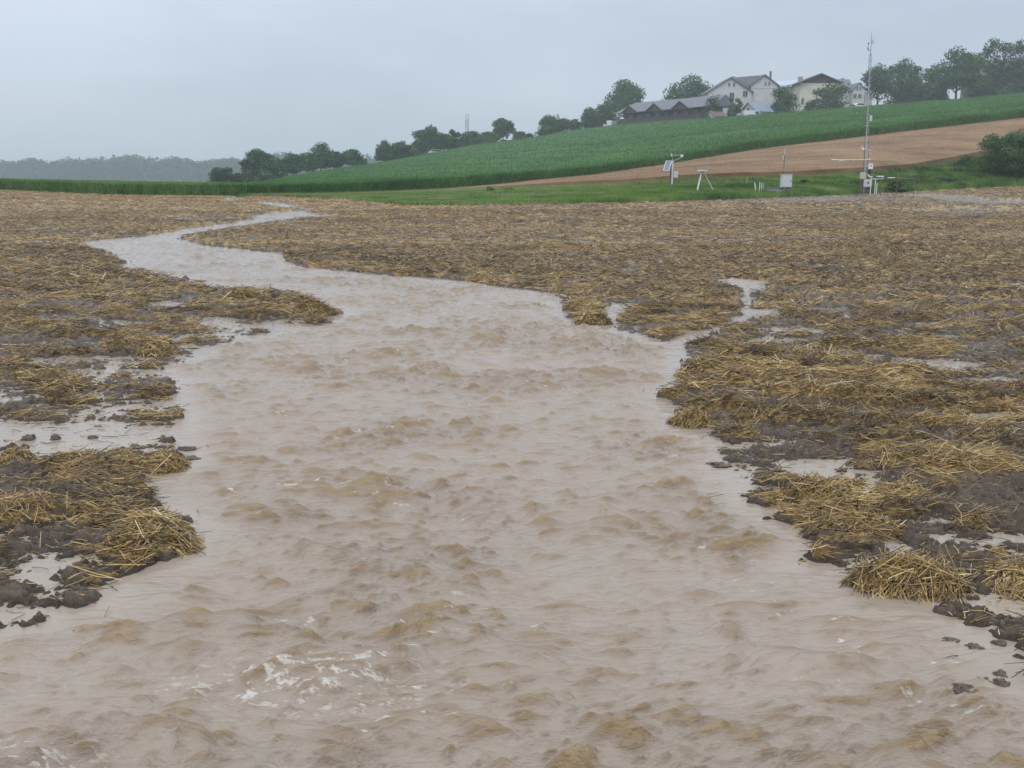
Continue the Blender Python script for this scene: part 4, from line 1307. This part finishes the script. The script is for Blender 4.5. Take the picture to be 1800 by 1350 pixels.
rf.add([(-.6, -1.0, eh), (LS + .5, -1.0, eh), (LS + .5, 3.6, rh), (2.9, 3.6, rh), (-.6, 8.2, eh), (LS + .5, 8.2, eh)],
       [(0, 1, 2, 3), (3, 2, 5, 4), (0, 3, 4), (0, 4, 5, 1), (1, 5, 2)])
rof = rf.build('roof', M['roof_grey'], e)
# dormer centres found from the picture columns
def along(px):
    t = (px - 900) / F * CP          # X = t*Y
    # pL + s*(cos,sin): X = t*Y
    c_, s_ = math.cos(ang), math.sin(ang)
    return (t * pL[1] - pL[0]) / (c_ - t * s_)


for px in (1111, 1154, 1199):
    s_ = along(px)
    d = MB()
    wd = 3.6
    d.poly_prism([(s_ - wd, eh - .25), (s_, rh - 1.2), (s_ + wd, eh - .25), (s_ + wd, eh - .03), (s_, rh - .95), (s_ - wd, eh - .03)], -1.7, 2.9)
    do = d.build('dormer', M['roof_grey'], e)
    MB().poly_prism([(s_ - wd + .5, eh - .22), (s_ + wd - .5, eh - .22), (s_, rh - 1.25)], -1.15, -1.0).build('gable_boards', M['wood_dark'], do)
for px in (1143, 1188):
    s_ = along(px)
    MB().add([(s_ - .5, -.2, eh + .62), (s_ + .5, -.2, eh + .62), (s_ + .5, .5, eh + 1.05), (s_ - .5, .5, eh + 1.05)], [(0, 1, 2, 3)]).build('skylight', M['white'], rof)
for k in range(9):
    s_ = LS * (k + .55) / 10
    MB().box(s_ - .9, s_ + .5, 2.86, 2.98, .9, 2.3).build('panel', M['lightgrey'], e)

# --- small outbuilding with blue grey roof, gable to the left
e = empty('outbuilding', frame_loc(1330, 264), math.radians(38))
tag(e, 'small pale outbuilding with a blue grey metal roof in front of the white farmhouse', 'outbuilding')
MB().x_prism([(-2.3, 0), (2.3, 0), (2.3, 2.6), (0, 4.5), (-2.3, 2.6)], -3.2, 3.2).build('wall', M['wall_white'], e)
rf = MB(); gable_roof_x(rf, -3.2, 3.2, -2.3, 2.3, 2.6, 4.5, .15, .4); rf.build('roof', M['roof_blue'], e)
window(e, 0, -3.2, 2.5, .55, 1.5, 'x')
dd = MB().box(.2, 1.5, -2.36, -2.28, .0, 2.0).build('door', M['wood_dark'], e)
MB().box(1.25, 1.35, -2.42, -2.36, .95, 1.1).build('handle', M['steel'], dd)

# --- tiny hut with a red brown roof
e = empty('garden_hut', frame_loc(1257, 261, -.9), math.radians(40))
tag(e, 'tiny hut with a red brown roof and white gable at the field edge', 'hut')
MB().x_prism([(-1.2, -1.2), (1.2, -1.2), (1.2, 1.1), (0, 2.1), (-1.2, 1.1)], -2.1, 2.1).build('wall', M['wall_white'], e)
rf = MB(); gable_roof_x(rf, -2.1, 2.1, -1.2, 1.2, 1.1, 2.1, .14, .35); rf.build('roof', M['roof_red'], e)
MB().box(-2.16, -2.09, -.4, .4, -.5, .9).build('door', M['panel_grey'], e)

# --- cream house with dark gable, and its long wing
S1 = 282.0
loc1 = frame_loc(1440, S1)
k1 = S1 / F / CP
h1 = lambda py: float(at(1440, py, S1)[2]) - loc1[2]
e = empty('cream_house', loc1, 0)
tag(e, 'cream house with a wide dark timber gable behind the wide round tree', 'house')
x0, x1 = (1406 - 1440) * k1, (1470 - 1440) * k1
MB().box(x0, x1, 0, 9, 0, h1(145.5)).build('wall', M['wall_cream'], e)
xl, xr = (1397 - 1440) * k1, (1476 - 1440) * k1
MB().poly_prism([(x0 - .2, h1(145)), (x1 + .2, h1(145)), ((x0 + x1) / 2, h1(131.5))], -.25, 9).build('gable_boards', M['wood_dark'], e)
rf = MB(); gable_roof_y(rf, x0, x1, -.3, 9.3, h1(144.5), h1(130.5), .22, .9)
r_ = rf.build('roof', M['roof_grey'], e)
MB().box((1413 - 1440) * k1, (1420 - 1440) * k1, 6, 7, h1(150), h1(131)).build('chimney', M['concrete'], r_)
for wx, wy_, ww, wh in [(1411, 178, .6, 1.6), (1436, 178, 1.2, 1.3)]:
    window(e, (wx - 1440) * k1, 0, h1(wy_), ww, wh)
ext = empty('barn_wing', frame_loc(1375, 290), 0)
tag(ext, 'low wing with a pale sloping sheet roof left of the cream house', 'barn')
ke = 290 / F / CP
he = lambda py: float(at(1375, py, 290)[2]) - ext.location.z
MB().box(-4.2, 6.0, 0, 8, 0, he(152)).build('wall', M['wall_white'], ext)
MB().add([(-5, -1, he(153)), (6.6, -1, he(146)), (6.6, 8.5, he(134.5)), (-5, 8.5, he(141)), (-5, -1, he(153) - .2), (6.6, -1, he(146) - .2), (6.6, 8.5, he(134.5) - .2), (-5, 8.5, he(141) - .2)],
         [(0, 1, 2, 3), (7, 6, 5, 4), (0, 4, 5, 1), (1, 5, 6, 2), (2, 6, 7, 3), (3, 7, 4, 0)]).build('roof', M['roof_pale'], ext)

# --- right wing: long grey roof ending in a white gable
S2 = 286.0
loc2 = frame_loc(1485, S2)
k2 = S2 / F / CP
h2 = lambda py: float(at(1485, py, S2)[2]) - loc2[2]
e = empty('white_house', loc2, 0)
tag(e, 'white house with a long grey roof and a narrow gable just left of the mast', 'house')
MB().box((1455 - 1485) * k2, (1497 - 1485) * k2, 3, 11, 0, h2(150)).build('wall', M['wall_white'], e)
rf = MB(); gable_roof_x(rf, (1452 - 1485) * k2, (1500 - 1485) * k2, 3, 11, h2(152), h2(136.5), .2, .4)
r_ = rf.build('roof', M['roof_grey'], e)
MB().box((1489 - 1485) * k2, (1493 - 1485) * k2, 6.6, 7.3, h2(140), h2(133)).build('chimney', M['concrete'], r_)
a0, a1 = (1496 - 1485) * k2, (1516 - 1485) * k2
MB().poly_prism([(a0, 0), (a1, 0), (a1, h2(158)), ((a0 + a1) / 2, h2(146.5)), (a0, h2(158))], 0, 7).build('gable_wing', M['wall_white'], e)
rf = MB(); gable_roof_y(rf, a0, a1, 0, 7.2, h2(157.5), h2(146), .2, .35); rf.build('wing_roof', M['roof_grey'], e)
for wx, wy_, ww, wh in [(1503, 156, .4, .9), (1508, 156, .4, .9), (1500, 169, .8, 1.1), (1508, 169, .8, 1.1)]:
    window(e, (wx - 1485) * k2, 0, h2(wy_), ww, wh)
MB().box((1518 - 1485) * k2, (1530 - 1485) * k2, .5, 5, 0, h2(164)).build('annex', M['wall_white'], e)

# --- big grey roofed barn behind the drooping tree
loc3 = frame_loc(1770, 330, .1)
h3 = lambda py: float(at(1770, py, 330)[2]) - loc3[2]
k3 = 330 / F / CP
e = empty('hill_barn', loc3, math.radians(-6))
tag(e, 'big barn with a dark grey roof half hidden behind the drooping tree', 'barn')
MB().box(-58 * k3, 90 * k3, 0, 12, 0, h3(130)).build('wall', M['wood_mid'], e)
MB().add([(-60 * k3, -.6, h3(131)), (95 * k3, -.6, h3(131)), (95 * k3, 6, h3(91)), (-38 * k3, 6, h3(102)), (95 * k3, 12.6, h3(131)), (-60 * k3, 12.6, h3(131))],
         [(0, 1, 2, 3), (3, 2, 4, 5), (0, 3, 5), (1, 4, 2), (0, 5, 4, 1)]).build('roof', M['roof_grey'], e)

# --- distant radio tower
D_ = 520.0
X0, _, zt = at(821, 202, D_)
z0 = float(terr(X0, D_)) - 1
e = empty('radio_tower', (float(X0), D_, z0))
tag(e, 'slim grey radio tower rising behind the skyline trees', 'tower')
Ht = float(zt) - z0
t = MB()
for dx, dy in ((-.9, -.5), (.9, -.5), (0, 1)):
    t.tube((dx, dy, 0), (dx * .8, dy * .8, Ht * .93), .13, .11, 5)
for k in range(16):
    z1 = Ht * .93 * k / 16; z2 = Ht * .93 * (k + 1) / 16
    sgn = 1 if k % 2 else -1
    t.tube((-.85 * sgn, -.5, z1), (.85 * sgn, -.5, z2), .06, n=4)
    t.tube((-.85, -.5, z1), (.85, -.5, z1), .06, n=4)
t.build('lattice', M['darksteel'], e)
for dx, dz in ((-.8, 0), (.8, .4), (0, 1.0)):
    MB().box(dx - .25, dx + .25, -.9, -.6, Ht * .90 + dz, Ht * .90 + dz + 2.2).build('antenna', M['lightgrey'], e)


# ------------------------------------------------------------------ vehicles
def car(px, D, rz, label, paint, z_up=0.0, van=False):
    X0 = float(at(px, 200, D)[0])
    e = empty('parked_van' if van else 'parked_car', (X0, D, float(terr(X0, D)) + z_up), rz)
    tag(e, label, 'van' if van else 'car', 'vehicles parked at the farm')
    b_ = MB()
    if van:
        pf = [(-2.4, .35), (2.3, .35), (2.4, 1.0), (1.9, 1.25), (1.35, 2.05), (-2.3, 2.1), (-2.4, 1.9)]
    else:
        pf = [(-2.1, .3), (2.1, .3), (2.15, .75), (1.2, .92), (.55, 1.42), (-1.0, 1.46), (-1.75, .98), (-2.12, .9)]
    b_.poly_prism(pf, -.85, .85); b_.build('body', paint, e)
    g = MB()
    gp = [(-1.55, .98), (1.05, .96), (.5, 1.36), (-.98, 1.4)] if not van else [(.5, 1.25), (1.75, 1.25), (1.25, 1.9), (.5, 1.9)]
    g.poly_prism(gp, -.862, .862); g.build('windows', M['glass'], e)
    for wx in (-1.35, 1.35):
        for s in (-1, 1):
            MB().tube((wx, s * .70, .33), (wx, s * .88, .33), .33, n=14).build('wheel', M['rubber'], e)
    return e


car(1494, 267, .5, 'silver car parked left of the white one by the white house', M['cargrey'], 1.0)
car(1510, 268, .3, 'white car parked nearest the mast by the white house', M['caraint'], 1.1)
car(1322, 259.5, .1, 'white van parked in front of the small outbuilding', M['caraint'], .55, True)
car(1079, 301, .9, 'white van standing at the left end of the long shed', M['caraint'], .5, True)
car(766, 272, .2, 'white car glinting under the tallest tree of the mid slope thicket', M['caraint'], .2)
car(886, 296, .2, 'white car glinting under the lollipop shaped tree', M['caraint'], .2)


# ------------------------------------------------------------------ instruments on the verge
def stand(px, py_base, D):
    X0, _, z = at(px, py_base, D)
    return float(X0), D, float(terr(X0, D))


# solar powered weather station
DS = 78.0
kS = DS / F / CP
lx, ly, lz = stand(1180, 327, DS)
zS = lambda py: float(at(1180, py, DS)[2]) - lz
e = empty('weather_station', (lx, ly, lz))
tag(e, 'white weather station on a double post with a tilted solar panel', 'weather station')
MB().box(-.13, -.04, -.05, .05, -.2, zS(290)).build('post', M['darksteel'], e)
MB().tube((.04, 0, -.2), (.04, 0, zS(284)), .065, n=12).build('post', M['white'], e)
MB().tube((.04, 0, zS(284)), (-.02, 0, zS(272)), .022).build('upper_post', M['steel'], e)
MB().box(.14, .44, -.22, -.06, zS(312), zS(301)).build('cabinet', M['lightgrey'], e)
pn = MB(); a0 = np.array([-.72, -.62, zS(300)]); a1 = np.array([-.30, -.60, zS(300)]); a2 = np.array([-.02, .05, zS(283)]); a3 = np.array([-.44, .03, zS(283)])
nn_ = np.cross(a1 - a0, a3 - a0); nn_ = nn_ / np.linalg.norm(nn_) * .04
pn.add([a0, a1, a2, a3, a0 - nn_, a1 - nn_, a2 - nn_, a3 - nn_], [(0, 1, 2, 3), (7, 6, 5, 4), (0, 4, 5, 1), (1, 5, 6, 2), (2, 6, 7, 3), (3, 7, 4, 0)])
po = pn.build('solar_panel', M['panel'], e)
fr_ = MB()
q = [a0 + nn_ * .3, a1 + nn_ * .3, a2 + nn_ * .3, a3 + nn_ * .3]
for i in range(4): fr_.tube(q[i], q[(i + 1) % 4], .022, n=6)
fr_.build('panel_frame', M['white'], po)
MB().tube((-.2, -.2, zS(291)), (.02, 0, zS(287)), .025).build('bracket', M['steel'], e)
MB().tube((-.02, 0, zS(284)), (.72, 0, zS(276.5)), .018).tube((-.05, 0, zS(273)), (.68, 0, zS(272.5)), .014).build('arm', M['lightgrey'], e)
MB().tube((.72, 0, zS(276)), (.72, 0, zS(271.5)), .105, n=14).build('rain_gauge', M['white'], e)
MB().tube((.72, 0, zS(271.5)), (.72, 0, zS(269.2)), .10, .085, n=14).build('gauge_funnel', M['black'], e)
MB().tube((-.05, 0, zS(274.5)), (-.05, 0, zS(271.5)), .05, .05, n=12).tube((-.05, 0, zS(271.5)), (-.05, 0, zS(269.5)), .035, .01, n=12).build('sensor', M['white'], e)
MB().blob((.07, -.05, zS(285.5)), (.07, .07, .07), 12, 8, 0).build('lamp_dome', M['lightgrey'], e)

# tripod with a board
DT = 69.0
kT = DT / F / CP
lx, ly, lz = stand(1233, 337, DT)
zT = lambda py: float(at(1233, py, DT)[2]) - lz
e = empty('survey_tripod', (lx, ly, lz))
tag(e, 'white tripod carrying a flat white plate on the verge', 'tripod')
top_ = zT(302)
MB().tube((-.36, -.2, -.05), (-.03, -.02, top_), .055, .042, n=8).build('leg', M['white'], e)
MB().tube((-.24, .3, -.05), (-.02, .02, top_), .03, .024, n=8).build('leg', M['white'], e)
MB().tube((.78, .05, zT(334)), (.09, 0, top_), .034, .028, n=8).build('leg', M['lightgrey'], e)
MB().tube((0, 0, top_ - .06), (0, 0, top_ + .04), .12, .16, n=14).build('head', M['lightgrey'], e)
MB().tube((0, 0, top_ + .04), (0, 0, top_ + .12), .33, .33, n=24).build('plate', M['white'], e)

# bundle of splayed rods
DR = 71.0
lx, ly, lz = stand(1335, 335, DR)
for i, (dx, tilt_, thk, hgt, lab) in enumerate([(-.40, -.14, .022, .74, 'thin rod leaning left, leftmost of the five white rods'), (-.28, -.22, .020, .70, 'white rod with the strongest lean, second of the five white rods'), (.0, .0, .032, .76, 'thickest upright rod in the middle of the five white rods'), (.17, .06, .026, .74, 'white rod standing just right of the thickest one'), (.33, .10, .016, .70, 'thin rod leaning right, last of the five white rods')]):
    o = MB().tube((dx * .7, 0, 0), (dx * .7 + tilt_ * .55, 0, hgt), thk, thk * .9, n=8).build('rod', M['white'])
    o.location = (lx, ly, lz)
    tag(o, lab, 'rod', 'white rods standing in the grass')
o = MB().tube((0, 0, 0), (.01, 0, .62), .018, n=8).build('thin_post', M['lightgrey'])
X0, _, _ = at(1313, 320, 80); o.location = (float(X0), 80, float(terr(X0, 80)))
tag(o, 'thin grey stake standing alone left of the white rods', 'stake')

# concrete shaft with cover
lx, ly, lz = stand(1361, 336, 71.5)
e = empty('inspection_shaft', (lx, ly, lz))
tag(e, 'low grey concrete shaft with a dark cover left of the grey cabinet', 'shaft')
MB().box(-.62, .62, -.45, .45, -.2, .32).build('body', M['concrete'], e)
MB().box(-.60, .45, -.4, .4, .323, .40).build('cover', M['darksteel'], e)

# cabinet with antenna
DC = 71.0
lx, ly, lz = stand(1381, 334, DC)
zC = lambda py: float(at(1381, py, DC)[2]) - lz
e = empty('control_cabinet', (lx, ly, lz))
tag(e, 'light grey control cabinet on a low foot with a tall antenna behind', 'cabinet')
cb = MB().box(-.37, .37, -.14, .14, zC(329), zC(307)).build('body', M['lightgrey'], e)
dr = MB().box(-.345, .345, -.165, -.142, zC(328.4), zC(307.6)).build('door', M['lightgrey'], e)
MB().box(.25, .30, -.185, -.166, zC(320), zC(316)).build('handle', M['darksteel'], dr)
MB().box(-.42, .42, -.19, .19, zC(307) + .003, zC(306)).build('lid', M['lightgrey'], e)
MB().box(.05, .3, -.1, .1, -.1, zC(329) - .003).build('foot', M['darksteel'], e)
MB().tube((-.14, .2, -.1), (-.14, .2, zC(272)), .022, n=8).build('pole', M['darksteel'], e)
MB().tube((-.14, .2, zC(272)), (-.13, .2, zC(260)), .017, .01, n=8).build('antenna', M['white'], e)
MB().tube((-.23, .2, zC(281)), (-.23, .2, zC(273)), .04, n=10).build('sensor', M['lightgrey'], e)
MB().tube((-.23, .2, zC(273.5)), (-.14, .2, zC(273.5)), .012, n=6).build('sensor_arm', M['darksteel'], e)

# tall lattice measuring mast
DM = 76.0
kM = DM / F / CP
lx, ly, lz = stand(1520, 338, DM)
zM = lambda py: float(at(1520, py, DM)[2]) - lz
xM = lambda px: (px - 1520) * kM
e = empty('measuring_mast', (lx, ly, lz))
tag(e, 'tall slim lattice measuring mast with white boxes at its foot', 'mast')


def mx_(z):      # the lattice leans a little to the left as it rises
    f_ = z / zM(95)
    return xM(1520) * (1 - f_) + xM(1514.5) * f_


Ztop = zM(97)
rad = .17
LEG3 = [(-.75, -.5), (.75, -.5), (0, .9)]
MB().tube((mx_(0) + .16, 0, -.2), (mx_(Ztop * .2) + .16, 0, Ztop * .2), .035).tube((mx_(Ztop * .2) + .16, 0, Ztop * .2), (mx_(Ztop) + .05, 0, Ztop), .018, .012).build('leg', M['darksteel'], e)
MB().tube((mx_(0) - .16, -.05, -.2), (mx_(Ztop * .35) - .16, -.05, Ztop * .35), .034).tube((mx_(Ztop * .35) - .16, -.05, Ztop * .35), (mx_(Ztop) - .13, -.05, Ztop), .018, .012).build('leg', M['darksteel'], e)
MB().tube((mx_(0), .22, -.2), (mx_(Ztop), .12, Ztop), .03, .02).build('leg', M['steel'], e)
lt = MB()
nk = 38
for k in range(nk):
    z1 = Ztop * k / nk; z2 = Ztop * (k + 1) / nk
    tp_ = 1 - .35 * k / nk
    A = np.array([mx_(z1) - .15 * tp_, -.05, z1]); B = np.array([mx_(z2) + .15 * tp_, 0, z2]); C_ = np.array([mx_(z1), .2, z1]); A2 = np.array([mx_(z2) - .15 * tp_, -.05, z2])
    if k % 2: lt.tube(A, B, .014, n=4)
    else: lt.tube(np.array([mx_(z1) + .15 * tp_, 0, z1]), A2, .014, n=4)
    lt.tube(C_, B, .012, n=4); lt.tube(A2, B, .013, n=4)
lt.build('bracing', M['steel'], e)
MB().tube((mx_(Ztop) - .03, 0, Ztop - .05), (xM(1514), 0, zM(62)), .022, .012).build('top_pole', M['darksteel'], e)
MB().tube((mx_(Ztop) - .13, -.05, Ztop), (xM(1514.2), 0, zM(94)), .014, n=6).tube((mx_(Ztop) + .05, 0, Ztop), (xM(1514.2), 0, zM(94)), .014, n=6).build('apex', M['darksteel'], e)
MB().tube((xM(1513.2), 0, zM(56)), (xM(1513.3), 0, zM(62)), .009, n=5).build('lightning_rod', M['darksteel'], e)
MB().box(xM(1514), xM(1518), -.06, .06, zM(77), zM(69.5)).build('antenna_panel', M['lightgrey'], e)
MB().tube((xM(1514), 0, zM(88.5)), (xM(1509.4), 0, zM(89.5)), .018, n=6).tube((xM(1509.6), 0, zM(90)), (xM(1509.4), 0, zM(76)), .012, n=6).build('sensor_arm', M['darksteel'], e)
MB().tube((xM(1509.5), 0, zM(87)), (xM(1509.5), 0, zM(84)), .05, n=10).build('sensor', M['darksteel'], e)
MB().tube((xM(1509.4), 0, zM(78)), (xM(1509.4), 0, zM(75.3)), .03, .06, n=10).build('sensor', M['darksteel'], e)
MB().box(xM(1519.5), xM(1523), -.12, .02, zM(213), zM(203)).build('equipment_box', M['lightgrey'], e)
MB().tube((xM(1511), 0, zM(181)), (xM(1526), 0, zM(181)), .016, n=6).tube((xM(1511), 0, zM(221)), (xM(1525), 0, zM(221)), .014, n=6).build('crossbar', M['steel'], e)
MB().tube((xM(1509), -.05, zM(256)), (xM(1513), -.05, zM(262)), .015, .05, n=8).box(xM(1510), xM(1514), -.12, .0, zM(263.5), zM(260)).tube((xM(1513), 0, zM(262)), (xM(1526), 0, zM(264)), .02, n=6).build('tilted_sensor', M['white'], e)
MB().tube((xM(1459.5), -.08, zM(280.6)), (xM(1470), -.08, zM(280.8)), .034, n=8).tube((xM(1470), -.08, zM(281)), (xM(1526.5), -.08, zM(280.6)), .022, n=8).tube((xM(1473), -.08, zM(281.8)), (xM(1480), -.08, zM(281.8)), .036, n=8).build('boom', M['white'], e)
MB().tube((xM(1492.5), -.08, zM(285)), (xM(1492.5), -.08, zM(281.5)), .03, n=8).build('boom_sensor', M['darksteel'], e)
bx = MB().box(xM(1522), xM(1529), -.26, -.10, zM(297), zM(287.5)).build('equipment_box', M['white'], e)
MB().box(xM(1524.6), xM(1526.6), -.27, -.262, zM(293), zM(290.5)).build('label_plate', M['darksteel'], bx)
MB().box(xM(1508.5), xM(1517.5), -.34, -.14, zM(314), zM(302.5)).build('equipment_box', M['beige'], e)
bx = MB().box(xM(1514.6), xM(1527), -.46, -.26, zM(328), zM(315.2)).build('equipment_box', M['lightgrey'], e)
MB().box(xM(1519.5), xM(1522.3), -.47, -.462, zM(323), zM(319.5)).build('label_plate', M['darksteel'], bx)
MB().box(xM(1524), xM(1527.5), -.09, .09, zM(312), zM(298)).build('cable_box', M['black'], e)
MB().box(xM(1511.5), xM(1515), -.1, .1, -.2, zM(318)).build('foot_post', M['wood_mid'], e)
MB().box(xM(1523), xM(1528), -.1, .1, -.2, zM(330)).build('foot_post', M['darksteel'], e)

# instrument rails right of the mast
lx, ly, lz = stand(1540, 334, 75.0)
kR = 75.0 / F / CP
zR = lambda py: float(at(1540, py, 75.0)[2]) - lz
xR = lambda px: (px - 1540) * kR
e = empty('instrument_frame', (lx, ly, lz))
tag(e, 'white pipe frame with flat sensor heads right beside the mast foot', 'instrument frame')
for px, pt_ in ((1530.5, 311), (1538, 315), (1541, 322)):
    MB().tube((xR(px), 0, -.1), (xR(px), 0, zR(pt_)), .028, n=8).build('leg', M['white'], e)
MB().tube((xR(1529), 0, zR(314.6)), (xR(1550.5), 0, zR(314.4)), .026, n=8).build('rail', M['white'], e)
MB().tube((xR(1524), 0, zR(307)), (xR(1530.5), 0, zR(313)), .04, n=8).build('strut', M['white'], e)
MB().box(xR(1526), xR(1532), -.12, .12, zR(311.2), zR(309.8)).build('sensor_head', M['white'], e)
MB().tube((xR(1549.7), 0, zR(315)), (xR(1549.7), 0, zR(310.5)), .03, n=8).build('riser', M['white'], e)
MB().box(xR(1540), xR(1550.6), -.14, .14, zR(311), zR(309)).build('sensor_head', M['white'], e)
e = empty('dark_rail', (lx, ly + .6, lz))
tag(e, 'long dark horizontal rail carrying a white sensor bar over the weeds', 'rail')
MB().tube((xR(1550), 0, zR(314.6)), (xR(1612), 0, zR(314.6)), .035, n=8).build('beam', M['wood_mid'], e)
for px in (1553, 1580, 1609):
    MB().tube((xR(px), 0, -.1), (xR(px), 0, zR(314.6)), .025, n=6).build('leg', M['wood_mid'], e)
MB().box(xR(1564), xR(1574.5), -.14, .14, zR(313.2), zR(311.6)).build('sensor_head', M['white'], e)

# ------------------------------------------------------------------ rain haze
hb = MB().box(-1500, 1500, -300, 2500, -16, 44).build('haze', None)
hb.data.materials.clear()
m = bpy.data.materials.new('rain_haze'); m.use_nodes = True
n = m.node_tree; n.nodes.clear()
o_ = n.nodes.new('ShaderNodeOutputMaterial'); v_ = n.nodes.new('ShaderNodeVolumePrincipled')
v_.inputs['Color'].default_value = (0.86, 0.90, 0.95, 1)
v_.inputs['Density'].default_value = 0.00060
v_.inputs['Anisotropy'].default_value = 0.35
n.links.new(v_.outputs['Volume'], o_.inputs['Volume'])
hb.data.materials.append(m)
tag(hb, 'grey rain haze hanging over the whole valley', 'haze', kind='stuff')
